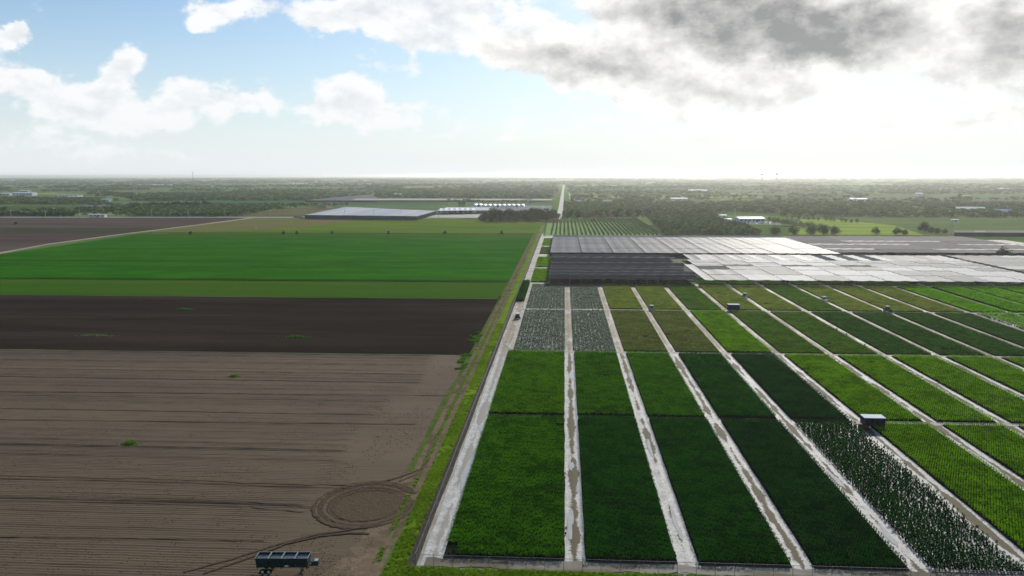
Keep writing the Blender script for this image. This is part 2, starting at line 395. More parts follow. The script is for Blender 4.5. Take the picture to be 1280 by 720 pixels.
# pasture beyond the crop, split by the pale diagonal track
pxpoly('pasture', [(305, 272.6), (690, 274.5), (678, 293), (160, 293)], .04, PASTURE)
pxpoly('pasture', [(308, 272.6), (470, 272.8), (380, 284), (200, 292), (180, 291.4)], .08, PASTURE_DRY)
pxpoly('far_soil_field', [(-420, 271.5), (312, 272.3), (170, 290), (0, 316), (-420, 372)], .05, SOIL_FAR)
pxpoly('far_soil_field', [(-420, 284), (215, 285), (160, 292), (-420, 293)], .09, SOIL_GREENISH)
ribbon('farm_track', [G(x, y) for x, y in ((-400, 375), (0, 315.6), (60, 304.8), (160, 291.4), (235, 282.4), (312, 272.3))],
       [G(x, y) for x, y in ((-400, 379), (0, 317.6), (60, 306.3), (160, 292.6), (235, 283.4), (320, 272.6))], .16, mat('pale_track', (.36, .30, .22), (.28, .24, .17), .05), n=80, jitter=.4)
ribbon('road', [G(x, 271.2) for x in (-300, 0, 300, 600)], [G(x, 272.0) for x in (-300, 0, 300, 600)], .12, ROADMAT, n=40)
ribbon('road', [G(692.5, 276), (-11, 1231), (-9, 3000), (-6, 5200)], [G(697.5, 276), (-2, 1231), (0, 3000), (3, 5200)], .14, ROADMAT, n=60)
ribbon('road_verge', [(1, 1231), (2, 5000)], [(14, 1231), (16, 5000)], .08, PASTURE, n=20)
ribbon('road_verge', [(-24, 1231), (-20, 5000)], [(-12, 1231), (-8, 5000)], .08, PASTURE, n=20)
ribbon('side_path', [(14, 1231), (17, 4000)], [(17, 1231), (20, 4000)], .12, ROADMAT, n=20)

# verge, twin ruts, ditch along the west side of the nursery (they run straight away from the camera)
ribbon('field_margin', [(-33.2, 96), (-32.6, 300), (-33.0, 853)], [(-29.5, 96), (-29.5, 300), (-29.5, 853)], .075, TRACK_MID, n=160, jitter=.45, seed=11)
ribbon('dirt_track', [(-31.6, 96), (-31.5, 853)], [(-30.3, 96), (-30.2, 853)], .125, TRACK, n=190, jitter=.16, seed=12)
ribbon('dirt_track', [(-29.3, 96), (-29.1, 853)], [(-28.1, 96), (-28.0, 853)], .125, TRACK, n=190, jitter=.16, seed=13)
ribbon('track_headland', [(-44, 96), (-38, 112), (-34.5, 128), (-32.6, 160)], [(-29.0, 96), (-29.2, 112), (-29.4, 128), (-30.0, 160)], .095, TRACK, n=60, jitter=.5, seed=14)
ribbon('grass_verge', [(-27.9, 113), (-27.9, 300), (-27.9, 1000)], [(-24.9, 113), (-24.9, 300), (-25.4, 1000)], .115, VERGE, n=170, jitter=.22, seed=15, crown=.12)
ribbon('grass_verge', [(-28.3, 96), (160, 96)], [(-28.3, 118.6), (160, 118.6)], .085, VERGE, n=100, jitter=.25, seed=16)
ribbon('ditch_bank', [(-24.9, 119), (-25.3, 1000)], [(-23.2, 119), (-23.4, 1000)], .10, mat('ditch_brown', (.060, .048, .034), (.095, .078, .050), .6, .95), n=170, jitter=.14, seed=17)
ribbon('ditch', [(-24.5, 121), (-24.8, 1000)], [(-23.85, 121), (-24.1, 1000)], .135, mat('ditch_dark_water', (.012, .012, .011), (.03, .027, .02), .4, .6, .1), n=170, jitter=.10, seed=18)

# the nursery yard: marl under everything, paths between the blocks
PX0, PSP = 2.25, 18.08
PATH_X = [PX0 + PSP * k for k in range(-0, 22)]
poly('nursery_yard', [(-23.4, 118.7), (420, 118.7), (420, 790), (-8, 790), (-8, 830), (-18.5, 830), (-18.5, 1040), (-23.4, 1040)], .03, MARL)
def path_material(name, white, mud, dry):
    b = NB(name); p = b.pos((1, 1, 1), obj=True)
    sx = b.N.new('ShaderNodeSeparateXYZ'); b.L.new(p, sx.inputs[0])
    x = sx.outputs[0]; y = sx.outputs[1]
    nlow = b.noise(b.pos((.35, .22, 1)), .22, 4, .6); nmid = b.noise(b.pos((1, .6, 1)), .55, 5, .65); nfin = b.noise(b.pos(), 2.5, 4, .6)
    xa = b.mth('ABSOLUTE', b.mth('ADD', x, b.mth('MULTIPLY', b.mth('SUBTRACT', nmid, .5), 1.1)))
    wdt = b.mth('ADD', b.mth('MULTIPLY', b.mth('SUBTRACT', nlow, .385), 5.0), b.mth('MULTIPLY', b.mth('SUBTRACT', nfin, .5), .9))
    mudm = b.step(b.mth('SUBTRACT', wdt, xa), -.12, .30)
    drym = b.step(b.mth('ADD', y, b.mth('MULTIPLY', b.mth('SUBTRACT', nmid, .5), 30.0)), 268.0, 292.0)
    wet = b.step(b.noise(b.pos((1, .3, 1), off=(7, 70, 0)), .12, 4, .6), .54, .62)
    wcol = b.mix(b.step(b.mth('ADD', b.mth('MULTIPLY', nfin, .5), b.mth('MULTIPLY', nmid, .5)), .38, .62), white, tuple(v * .58 for v in white))
    c = b.mix(mudm, wcol, b.mix(nfin, mud, tuple(v * .7 for v in mud)))
    d = b.mix(b.step(nmid, .35, .65), dry, tuple(v * .78 for v in dry)); d = b.mix(b.mth('MULTIPLY', wet, .5), d, white)
    c = b.mix(drym, c, d)
    b.bump(nfin, .35, .08)
    return b.done(c, b.mth('ADD', b.mth('MULTIPLY', mudm, .15), .65), .1)
PATHM = path_material('nursery_path', (.50, .485, .455), (.118, .096, .052), (.25, .205, .142))
def path_strip(x, hw, y0, y1, seed, m=None):
    mb = MB(); n = 140; r = np.random.default_rng(seed); vs = []; fs = []
    wob = lambda: np.convolve(r.normal(0, 1, n), np.ones(4) / 4, 'same') * .22
    a, b_ = wob(), wob(); ys = np.linspace(y0, y1, n); c = (-.5, -.25, 0, .25, .5)
    for i in range(n):
        for t in c:
            rut = -.05 * math.exp(-((abs(t) - .22) / .07) ** 2)
            vs.append(((2 * hw) * t + (a[i] if t < 0 else b_[i]) * abs(t) * 2, ys[i], rut + .02 * r.random()))
    for i in range(n - 1):
        for j in range(4): q = i * 5 + j; fs.append((q, q + 1, q + 6, q + 5))
    return tag(mb.add(vs, fs).build('nursery_path', m or PATHM, loc=(x, 0, .12)), kind='structure')
for k, x in enumerate(PATH_X[:20]): path_strip(x, 1.95 if k < 5 else 1.7, 119.5 if k < 8 else 195, 458, 40 + k)
path_strip(-20.9, 1.75, 119.5, 458, 39, path_material('west_path', (.50, .49, .465), (.33, .31, .275), (.25, .205, .142)))
CROSSM = mat('cross_path_marl', (.33, .305, .27), (.24, .205, .165), .4, .75, .15, c3=(.20, .165, .12), scale3=.1)
line_strip('cross_path', 119.3, 122.0, -22, 100, mat('wet_grey_dirt', (.150, .120, .082), (.105, .085, .058), .5, .8, .05, c3=(.27, .25, .215), scale3=.12, stretch3=(.5, 1.5, 1)), .155, 119)
for (ya, yb) in ((276.9, 279.4), (366.2, 369.6)): line_strip('cross_path', ya, yb, -22, 380, CROSSM, .155, int(ya))
line_strip('cross_path', 198.6, 201.6, 73.5, 300, CROSSM, .155, 9)
GAP_SHADE = mat('painted_gap_shade', (.02, .02, .019), (.03, .029, .026), .8)  # near-black sheets painting in the shade between front and second row blocks
for k in range(5): line_strip('gap_shade_strip', 199.3, 201.7, (PATH_X[k] - PSP + 2.0) if k else -19, PATH_X[k] - 2.0, GAP_SHADE, .215, 19 + k)

# puddles: still water lying on the marl
WATER = NB('puddle_water'); WATER.done(WATER.mix(WATER.noise(WATER.pos(), .5, 3), (.40, .385, .36), (.30, .28, .25)), .045, .6); WATER = WATER.m
def puddle(x, y, rx, ry, seed):
    r = random.Random(seed); n = 26; ph = [r.uniform(0, 6.28) for _ in range(4)]; vs = [(0, 0, 0)]
    for i in range(n):
        a = 2 * math.pi * i / n; q = 1 + .22 * math.sin(2 * a + ph[0]) + .16 * math.sin(3 * a + ph[1]) + .12 * math.sin(5 * a + ph[2]) + .06 * math.sin(9 * a + ph[3])
        vs.append((rx * q * math.cos(a), ry * q * math.sin(a), 0))
    mb = MB(); mb.add(vs, [(0, 1 + i, 1 + (i + 1) % n) for i in range(n)])
    tag(mb.build('puddle', WATER, loc=(x, y, .172)), kind='structure')
for i, (px, py, rx, ry) in enumerate(((584, 590, .95, 8.5), (604, 535, .8, 4), (713, 655, .55, 6), (724, 610, .45, 4), (714, 583, .5, 3), (845, 655, .5, 6), (812, 560, .5, 5),
        (930, 612, .45, 5), (957, 650, .45, 4.5), (1045, 600, .5, 5), (1000, 555, .5, 5), (714, 470, .6, 5), (790, 470, .5, 5), (868, 480, .5, 6), (1110, 670, .5, 5), (1010, 480, .5, 5), (640, 700, 2.4, .35), (605, 699, 1.6, .3))):
    p = G(px, py); puddle(p.x, p.y, rx, ry, i)

# tyre marks of a turning tractor on the tilled field
RUTM = mat('packed_dark_soil', (.078, .058, .040), (.092, .069, .048), .9, .95, bump=.5)
RUTM2 = mat('packed_pale_soil', (.128, .095, .064), (.110, .082, .056), .6, .95, bump=.4)
def rut(pts, w, m, z=.16, seed=0):
    pts = [Vector((p[0], p[1], 0)) for p in pts]; L_, R_ = [], []
    for i, p in enumerate(pts):
        t = (pts[min(i + 1, len(pts) - 1)] - pts[max(i - 1, 0)]).normalized(); nrm = Vector((-t.y, t.x, 0)) * w / 2
        L_.append(p + nrm); R_.append(p - nrm)
    return ribbon('tyre_track', L_, R_, z, m, n=max(60, len(pts) * 4), jitter=w * .3, seed=seed, crown=.02)
def arc(cx, cy, rx, ry, a0, a1, n=40): return [(cx + rx * math.cos(a0 + (a1 - a0) * i / n), cy + ry * math.sin(a0 + (a1 - a0) * i / n)) for i in range(n + 1)]
poly('turning_patch', [(CIR.x + 8.6 * math.cos(i * .2417) * (1 + .07 * math.sin(i * 1.7)), CIR.y + 8.0 * math.sin(i * .2417) * (1 + .06 * math.cos(i * 2.3))) for i in range(26)], .145, mat('churned_soil', (.094, .069, .046), (.106, .077, .051), .5, .95, bump=.8, bscale=2, bdist=.3))
ex0 = G(384, 632); ex1 = G(512, 632); RX = (ex1.x - ex0.x) / 2; RY = (G(458, 600).y - G(458, 658).y) / 2
for i, q in enumerate((1.0, .955, .90, .85, .80, .74, .66)):
    rut(arc(CIR.x + (1 - q) * 1.2, CIR.y - (1 - q) * 2, RX * q, RY * q, .5 + i * .08, 6.3 - i * .1 + .3, 56), .42 if i % 2 else .62, (RUTM, RUTM2, RUTM)[i % 3], .165 + .004 * i, 60 + i)
rut([G(x, y) for x, y in ((230, 716), (290, 700), (345, 682), (390, 670), (430, 664), (470, 657), (500, 645), (514, 630))], .55, RUTM, .20, 70)
rut([G(x, y) for x, y in ((255, 718), (310, 699), (360, 680), (400, 671), (436, 667), (462, 668))], .55, RUTM, .205, 71)
rut([G(x, y) for x, y in ((500, 602), (520, 594), (534, 580), (538, 560), (552, 540))], .6, RUTM2, .20, 72)
rut([G(x, y) for x, y in ((470, 605), (500, 597), (525, 588), (536, 576))], .4, RUTM, .21, 73)
rut([G(x, y) for x, y in ((0, 599), (120, 601), (230, 604), (330, 608), (450, 611))], .34, RUTM, .19, 74)
rut([G(x, y) for x, y in ((0, 594), (120, 596), (240, 599), (360, 604), (440, 606))], 1.6, RUTM2, .17, 75)
rut([G(x, y) for x, y in ((0, 525), (150, 526.5), (330, 529), (520, 531))], .35, RUTM, .19, 76)
rut([G(x, y) for x, y in ((0, 490), (190, 491.5), (400, 494), (560, 495))], .4, RUTM, .19, 77)
rut([G(x, y) for x, y in ((0, 620), (150, 622), (300, 627), (390, 636))], .22, RUTM, .19, 78)
rut([G(x, y) for x, y in ((0, 627), (150, 629), (300, 634), (380, 641))], .26, RUTM, .19, 79)
rut([G(x, y) for x, y in ((0, 672), (120, 673), (240, 675), (330, 677))], .3, RUTM, .19, 80)

# --- fields of the plain farther out
FM = {k: mat('far_field_' + k, c, tuple(v * .8 for v in c), .02, .95, .0, stretch=(.3, 1, 1)) for k, c in dict(
    emerald=(.045, .125, .050), yellow=(.26, .30, .06), tan=(.26, .22, .10), olive=(.125, .115, .050), lime=(.16, .30, .04), mid=(.060, .105, .035),
    bright=(.25, .33, .06), dusty=(.12, .17, .060), pale=(.12, .17, .075), brown=(.17, .135, .105), grass=(.085, .140, .035), grey=(.16, .16, .17)).items()}
FAR_FIELDS = []
def far_field(k, px, z=.05): FAR_FIELDS.append([G(x, y)[:2] for x, y in px]); return pxpoly('far_field', px, z, FM[k])
far_field('emerald', [(228, 257.3), (560, 256.5), (560, 251.3), (262, 251.3)])
far_field('yellow', [(500, 236.6), (575, 235), (592, 232.6), (505, 233.6)])
far_field('tan', [(232, 243.6), (285, 242.6), (300, 240.4), (236, 241)])
far_field('lime', [(165, 243.6), (240, 242.6), (240, 240.6), (170, 241.6)])
far_field('yellow', [(722, 234), (820, 233.4), (805, 231.2), (722, 231.6)])
far_field('olive', [(285, 271), (380, 271), (432, 258.6), (400, 258), (330, 264)])
far_field('lime', [(-60, 248.6), (58, 248.2), (60, 246.2), (-60, 246.6)])
far_field('mid', [(-60, 263), (100, 262.8), (170, 257.6), (-60, 258)])
far_field('pale', [(100, 256.4), (240, 255.6), (250, 251.6), (110, 253)])
far_field('bright', [(985, 293), (1155, 294), (1120, 282), (1040, 274), (1000, 274)])
far_field('dusty', [(1060, 293.8), (1160, 293.8), (1340, 293.5), (1340, 272.2), (1060, 272.4)], .045)
far_field('pale', [(1075, 250), (1340, 250), (1340, 243), (1090, 243.4)])
far_field('brown', [(1222, 255.4), (1340, 256), (1340, 250.4), (1215, 250.4)])
far_field('grass', [(880, 268.6), (1040, 271), (1040, 265.2), (890, 265)])
far_field('grass', [(930, 292.5), (985, 293), (975, 281), (935, 276), (905, 279)])
far_field('pale', [(830, 254), (940, 254), (940, 250.6), (840, 250.4)])
far_field('tan', [(420, 240.2), (470, 239.6), (440, 238.6), (400, 239)])
far_field('mid', [(10, 239.5), (100, 239), (100, 235.5), (10, 236)])
far_field('pale', [(600, 251.4), (694, 251), (694, 249), (600, 249)])
far_field('grass', [(600, 254), (692, 254), (692, 251.6), (600, 251.6)])
rr = random.Random(5); OLDF = list(FAR_FIELDS)
for i in range(90):
    dist = 1400 * (7.5 ** rr.random()); lat = dist * rr.uniform(-.8, .78); w = rr.uniform(120, 420) * (1 + dist / 5000); dd_ = rr.uniform(60, 200) * (1 + dist / 3500)
    if abs(lat) < w / 2 + 40 or (dist < 2100 and -760 < lat < 0): continue
    q = [(lat - w / 2, dist), (lat + w / 2, dist + rr.uniform(-20, 20)), (lat + w / 2 + rr.uniform(-60, 60), dist + dd_), (lat - w / 2 + rr.uniform(-60, 60), dist + dd_)]
    cx, cy = lat, dist + dd_ / 2
    if any(min(a_[0] for a_ in f) - w / 2 < cx < max(a_[0] for a_ in f) + w / 2 and min(a_[1] for a_ in f) - dd_ < cy < max(a_[1] for a_ in f) + dd_ for f in FAR_FIELDS): continue
    FAR_FIELDS.append(q); poly('far_field', q, .05, FM[rr.choice(('bright', 'pale', 'dusty', 'grass', 'mid', 'yellow', 'tan', 'lime', 'pale', 'bright', 'brown', 'emerald'))])
CLODM = mat('soil_clod', (.112, .083, .056), (.082, .062, .043), .7, .95)
#@@THINGS
# ================================================================== NURSERY BLOCKS
POTM = mat('black_pot', (.010, .010, .010), (.016, .015, .014), 3, .9, .0)
LEAF = dict(
    green=leaf_mat('leaf_green', (.040, .165, .005), (.100, .290, .007)),
    deep=leaf_mat('leaf_deep', (.012, .090, .008), (.028, .145, .010)),
    dark=leaf_mat('leaf_dark', (.008, .064, .010), (.018, .105, .013)),
    spring=leaf_mat('leaf_spring', (.070, .215, .004), (.140, .335, .006)),
    lime=leaf_mat('leaf_lime', (.125, .300, .004), (.215, .430, .006)),
    vivid=leaf_mat('leaf_vivid', (.120, .350, .004), (.200, .480, .006)),
    olive=leaf_mat('leaf_olive', (.215, .290, .046), (.300, .370, .062)),
    moss=leaf_mat('leaf_moss', (.090, .205, .020), (.150, .275, .030)),
    pine=leaf_mat('leaf_pine', (.040, .125, .018), (.068, .175, .025)),
    grey=leaf_mat('leaf_grey', (.22, .29, .17), (.31, .37, .24)),
    rust=leaf_mat('leaf_rust', (.180, .235, .052), (.240, .285, .072)))
def shrub(mb, x, y, r, rng, rad=.27, h=.62, nleaf=24, leaf=.20, pot=None):
    """a bushy shrub: small leaf faces set on and in a dome"""
    for _ in range(nleaf):
        a = rng.uniform(0, 6.283); zc = rng.uniform(-.25, 1.0); q = math.sqrt(max(0, 1 - zc * zc)) * rng.uniform(.55, 1.05)
        p = Vector((x + rad * q * math.cos(a), y + rad * q * math.sin(a), (h - min(h * .45, .34)) + zc * min(h * .45, .34) + rng.uniform(-.04, .05)))
        n = Vector((math.cos(a) * q, math.sin(a) * q, zc * .7 + .5)) + Vector((rng.uniform(-.6, .6), rng.uniform(-.6, .6), rng.uniform(-.3, .5)))
        n.normalize(); t = n.orthogonal().normalized(); t.rotate(Matrix.Rotation(rng.uniform(0, 6.28), 3, n)); b = n.cross(t)
        s = leaf * rng.uniform(.7, 1.25)
        mb.add([p - t * s * .5, p + b * s * .3, p + t * s * .6, p - b * s * .3], [(0, 1, 2, 3)])
def potmesh(mb, x, y, r=.13, h=.24): mb.tube((x, y, 0), (x, y, h), r * .85, r, 6)
def patch_mesh(name, leafm, seed, s=.515, h=.62, rad=.27, n=4, nleaf=22, leaf=.20):
    rng = random.Random(seed); L_ = MB(); P_ = MB()
    for i in range(n):
        for j in range(n):
            x = (i + .5 + (.25 if j % 2 else -.25)) * s - n * s / 2 + rng.uniform(-.03, .03); y = (j + .5) * s - n * s / 2 + rng.uniform(-.03, .03)
            k = rng.uniform(.72, 1.15); shrub(L_, x, y, 0, rng, rad * k, h * k, nleaf, leaf); potmesh(P_, x, y)
    nl = len(L_.f); L_.add(P_.v, P_.f)
    me = L_.mesh(name); me.materials.append(leafm); me.materials.append(POTM)
    mi = np.ones(len(me.polygons), np.int32); mi[:nl] = 0; me.polygons.foreach_set('material_index', mi); return me
KITS = dict(spring=(.98, .22, 24, .19), green=(1.02, .215, 24, .19), deep=(1.10, .215, 24, .19), dark=(1.10, .215, 24, .19), lime=(.88, .225, 26, .19), vivid=(.95, .26, 22, .19), olive=(.62, .24, 20, .17),
            moss=(.70, .25, 24, .18), pine=(.72, .25, 24, .18), grey=(.46, .20, 13, .16), rust=(.60, .24, 20, .17))
for k, (h, rad, nl, lf) in KITS.items():
    variants('patch_' + k, [patch_mesh('patch_' + k, LEAF[k], 100 * i + len(k), h=h, rad=rad, nleaf=nl, leaf=lf) for i in range(3)])
    variants('plant_' + k, [patch_mesh('plant_' + k, LEAF[k], 900 + 10 * i + len(k), h=h * 1.15, rad=rad, nleaf=nl + 4, leaf=lf, n=1) for i in range(4)])

FABRIC = mat('black_ground_fabric', (.016, .016, .015), (.028, .027, .024), .8, .85, .0)
FABRIC_PALE = mat('worn_ground_fabric', (.21, .20, .18), (.14, .135, .118), .6, .6, .2, c3=(.30, .285, .26), scale3=.25)
FABRIC_GREY = mat('grey_ground_fabric', (.27, .27, .24), (.20, .205, .18), .5, .8, .0)
ROWS = dict(A=(122.4, 199.2), B=(201.8, 276.6), C=(279.6, 366.0), D=(369.8, 453.5))
ROWWORD = dict(A='front row', B='second row', C='third row', D='back row')
NTH = ['first', 'second', 'third', 'fourth', 'fifth', 'sixth', 'seventh', 'eighth', 'ninth', 'tenth', 'eleventh', 'twelfth', 'thirteenth', 'fourteenth', 'fifteenth', 'sixteenth', 'seventeenth', 'eighteenth', 'nineteenth']
LOOK = dict(spring='fresh green', green='mid green', deep='deep green', dark='very dark green', lime='lime green', vivid='vivid green', olive='olive green', moss='moss green', pine='dull pine green', grey='sparse grey green', rust='brownish olive')
PLAN = dict(
    A=['green', 'deep', 'deep', 'dark', 'gaps', 'lime', 'lime', 'lime'],
    B=['lime2', 'green', 'green', 'deep', 'dark', 'lime', 'lime', 'lime', 'lime', 'lime', 'lime'],
    C=['grey', 'grey', 'rust', 'rust', 'limemoss', 'moss', 'moss', 'pine', 'pine', 'pine', 'pine', 'vgaps', 'vivid', 'vivid', 'vivid'],
    D=['grey', 'grey', 'olive', 'olive', 'moss', 'olive', 'olive', 'moss', 'olive', 'olive', 'olive', 'vivid', 'vwhite', 'vivid', 'vivid', 'vivid', 'vivid', 'vivid'])
def kit(k): return {'gaps': 'dark', 'lime2': 'spring', 'limemoss': 'lime', 'vgaps': 'vivid', 'vwhite': 'vivid'}.get(k, k)
for row, plan in PLAN.items():
    y0, y1 = ROWS[row]
    for c, kind in enumerate(plan):
        k = kit(kind)
        x0 = PATH_X[c] - PSP + 1.78; x1 = PATH_X[c] - 1.78
        if c == 0: x0 = -19.2
        if row in 'CD': x0 -= .35; x1 += .35
        if c == 0 and row in 'CD': x0 = -17.6
        yy0 = y0 + (2.1 if row == 'A' and c < 5 else 0)              # the first plants by the fence stand as single things, below
        fab = FABRIC_PALE if kind in ('gaps', 'vgaps') else FABRIC_GREY if kind == 'grey' else FABRIC
        f = ribbon('ground_fabric', [(x0 - .1, y0 - .1), (x0 - .1, y1 + .1)], [(x1 + .1, y0 - .1), (x1 + .1, y1 + .1)], .20, fab, n=40, jitter=.08, seed=c * 7 + ord(row))
        lab = '%s potted shrubs in rows, %s block from the ditch in the %s' % (LOOK[k], NTH[c], ROWWORD[row])
        s = .515
        if kind in ('gaps', 'vgaps', 'grey', 'vwhite'):
            nx = int((x1 - x0) / s); ny = int((y1 - yy0) / s)
            gx, gy = np.meshgrid(np.arange(nx), np.arange(ny)); P = np.stack([x0 + (gx.ravel() + .5 + (0 if kind == 'grey' else .25) * (gy.ravel() % 2)) * (x1 - x0 - .2) / nx, yy0 + (gy.ravel() + .5) * (y1 - yy0) / ny], 1)
            u = (P[:, 0] - x0) / (x1 - x0); v = (P[:, 1] - yy0) / (y1 - yy0); r = RNG.uniform(0, 1, len(P)); cl = valnoise(P, 3.0, 77)
            colgap = (gx.ravel() % 4 == 3)
            if kind == 'gaps': keep = r > np.clip((u - .42) * .5 + (cl - .5) * .4 - .02, .012, .42) * (1 - np.clip((v - .88) * 6, 0, .8)); keep &= ~(colgap & (u > .5) & (r < .7) & (v < .93))
            elif kind == 'vgaps': keep = (r > .1 + .25 * cl) & ~((gx.ravel() % 5 == 4) & (u < .75))
            elif kind == 'vwhite': keep = r > .12 + .2 * cl
            else: keep = (r > .22 + .3 * (cl > .75)) & ~((gx.ravel() % 3 == 2) & (RNG.uniform(0, 1, len(P)) < .55))
            P = P[keep] + RNG.normal(0, .03, (keep.sum(), 2))
            scatter('potted_shrub_block', 'plant_' + k, np.c_[P, np.full(len(P), .205)], lab, 'shrubs')
        else:
            nx = max(1, round((x1 - x0) / (4 * s))); ny = max(1, round((y1 - yy0) / (4 * s))); sx = (x1 - x0) / nx / (4 * s); sy = (y1 - yy0) / ny / (4 * s)
            gx, gy = np.meshgrid(np.arange(nx), np.arange(ny)); n = nx * ny
            P = np.stack([x0 + (gx.ravel() + .5) * (x1 - x0) / nx, yy0 + (gy.ravel() + .5) * (y1 - yy0) / ny, np.full(n, .205)], 1)
            z = .86 + .28 * valnoise(P, 14, c + ord(row)) ; sc = np.stack([np.full(n, sx), np.full(n, sy), z], 1)
            keep = RNG.uniform(0, 1, n) > .004
            if c == 0 and row == 'A': keep &= ~((P[:, 0] < -17.0) & (P[:, 1] < 125.6))
            scatter('potted_shrub_block', 'patch_' + k, P[keep], lab, 'shrubs', rz=(RNG.integers(0, 2, n)[keep] * math.pi), sc=sc[keep])
# strips of young plants under the front edge and beside the shade houses
for i, (xa, xb, k) in enumerate(((4.5, 19, 'deep'), (22.5, 37, 'deep'), (40.5, 55, 'deep'), (58.5, 73, 'moss'), (77, 91, 'vivid'), (95, 109, 'vivid'), (113, 127, 'lime'), (131, 145, 'lime'), (149, 163, 'moss'), (167, 200, 'moss'), (204, 240, 'moss'), (244, 290, 'moss'))):
    nx = max(1, round((xb - xa) / 2.06)); gx, gy = np.meshgrid(np.arange(nx), np.arange(8)); P = np.stack([xa + (gx.ravel() + .5) * (xb - xa) / nx, 459.5 + gy.ravel() * 2.06, np.full(nx * 8, .06)], 1)
    scatter('potted_shrub_block', 'patch_' + k, P, '%s seedlings under the shade house edge, %s bed from the ditch' % (LOOK[k], NTH[i]), 'shrubs', rz=np.zeros(len(P)))
for i, (pa, pb, k) in enumerate((((668.5, 353), (682, 337), 'lime'), ((671.5, 334), (684, 322), 'lime'), ((674.5, 317.5), (687, 309), 'moss'), ((677, 307), (689, 298.5), 'lime'))):
    a = G(*pa); b_ = G(*pb); x0, x1, ya, yb = -19.0, -9.2, a.y, b_.y
    nx = 5; ny = max(2, round((yb - ya) / 2.06)); gx, gy = np.meshgrid(np.arange(nx), np.arange(ny)); P = np.stack([x0 + (gx.ravel() + .5) * (x1 - x0) / nx, ya + (gy.ravel() + .5) * (yb - ya) / ny, np.full(nx * ny, .06)], 1)
    scatter('potted_shrub_block', 'patch_' + k, P, '%s bed between the pale strip and the shade house, %s from the front' % (LOOK[k], NTH[i]), 'shrubs', rz=np.zeros(len(P)))
a = G(651, 377); P = [(-22.6 + 2.0 * i + .2, a.y + 2.06 * j, .1) for i in range(2) for j in range(34)]
scatter('hedge_strip', 'patch_dark', np.array(P), 'narrow dark green strip of plants beside the ditch fence', 'hedge', rz=np.zeros(len(P)), sc=np.tile([1, 1, 1.9], (len(P), 1)))

# single potted shrubs: the rows that stand nearest the camera, along the fence
PROTO = {}
for k in ('green', 'deep', 'dark'):
    PROTO[k] = []
    for i in range(4):
        rng = random.Random(i * 31 + len(k)); L_ = MB(); shrub(L_, 0, 0, 0, rng, .27, 1.08, 34, .19); P_ = MB(); potmesh(P_, 0, 0, .14, .26)
        PROTO[k].append((L_.mesh('foliage', LEAF[k]), P_.mesh('pot', POTM)))
NSH = 0
for c, kind in enumerate(PLAN['A'][:5]):
    k = kit(kind); x0 = PATH_X[c] - PSP + 1.78; x1 = PATH_X[c] - 1.78
    if c == 0: x0 = -19.2
    n = int((x1 - x0) / .515)
    for j in range(2):
        for i in range(n):
            x = x0 + (i + .5 + (.25 if j % 2 else -.25)) * (x1 - x0) / n; y = 122.75 + j * 1.03
            if c == 0 and x < -17.2: continue
            if kind == 'gaps' and random.random() < .25: continue
            if NSH >= 300: continue
            NSH += 1; fm, pm = random.choice(PROTO[k]); r = thing('potted_shrub', '%s potted shrub at the fence end of the %s front block' % (LOOK[k], NTH[c]), 'potted shrub', (x + random.uniform(-.04, .04), y + random.uniform(-.05, .05), .205), random.uniform(0, 6.28), 'potted shrubs nearest the fence')
            q = random.uniform(.85, 1.12); r.scale = (q, q, q); link('foliage', fm, r); link('pot', pm, r)
    # filler row between the two single rows stays part of the block
    P = np.array([(x0 + (i + .5) * (x1 - x0) / n, 122.75 + dy, .205) for dy in (.515, 1.52) for i in range(n)])
    if c == 0: P = P[P[:, 0] > -17.2]
    scatter('potted_shrub_block', 'plant_' + k, P, 'thin band of %s potted shrubs just behind the fence-side plants, %s front block' % (LOOK[k], NTH[c]), 'shrubs')
# a few toppled, wilted pots at the left front corner and along the paths
for i, (px, py) in enumerate(((561, 694), (566, 692), (571, 694), (707, 669), (706, 599), (1036, 435.5), (1046, 412.5), (1058, 419), (1081, 432.5))):
    p = G(px, py); r = thing('potted_shrub', 'loose dark potted shrub %s' % ['at the left front corner, leftmost', 'at the left front corner, middle one', 'at the left front corner, rightmost', 'alone on the first path near the fence', 'alone on the first path halfway up the front block', 'at a third-row path edge, leftmost', 'at a third-row path edge, topmost', 'at a third-row path edge, third from the left', 'at a third-row path edge, rightmost'][i], 'potted shrub', (p.x, p.y, .21), i * 1.1)
    fm, pm = PROTO['dark'][i % 4]; q = 1.25 if i < 5 else 1.9; r.scale = (q, q, q); link('foliage', fm, r); link('pot', pm, r)

# ================================================================== GRASS AND WEEDS
def tuft(seed, m, n=14, h=.35, w=.05, spread=.25):
    rng = random.Random(seed); mb = MB()
    for _ in range(n):
        a = rng.uniform(0, 6.28); p = Vector((rng.uniform(-spread, spread), rng.uniform(-spread, spread), 0)); d = Vector((math.cos(a), math.sin(a), 0)); s = d.cross(Vector((0, 0, 1))) * w
        hh = h * rng.uniform(.6, 1.2); mb.add([p - s, p + s, p + d * hh * .5 + Vector((0, 0, hh))], [(0, 1, 2)])
    return mb.mesh('tuft', m)
GRASSM = leaf_mat('grass_blade', (.15, .275, .014), (.24, .37, .03), .4, .1)
WEEDM = leaf_mat('weed_leaf', (.05, .18, .012), (.10, .26, .02), .4, .3)
variants('tuft', [tuft(i, GRASSM) for i in range(5)]); variants('weed', [tuft(40 + i, WEEDM, 24, .5, .08, .35) for i in range(4)])
P = np.c_[RNG.uniform(-27.7, -25.0, 9000), RNG.uniform(113, 330, 9000), np.full(9000, .14)]
P = P[valnoise(P, 1.2, 5) * .5 + valnoise(P, 7, 6) * .5 > .36]
scatter('grass', 'tuft', P, 'bright green grass on the verge between the track and the ditch', 'grass')
P = np.c_[RNG.uniform(-28, 75, 7000), RNG.uniform(114.5, 118.8, 7000), np.full(7000, .1)]
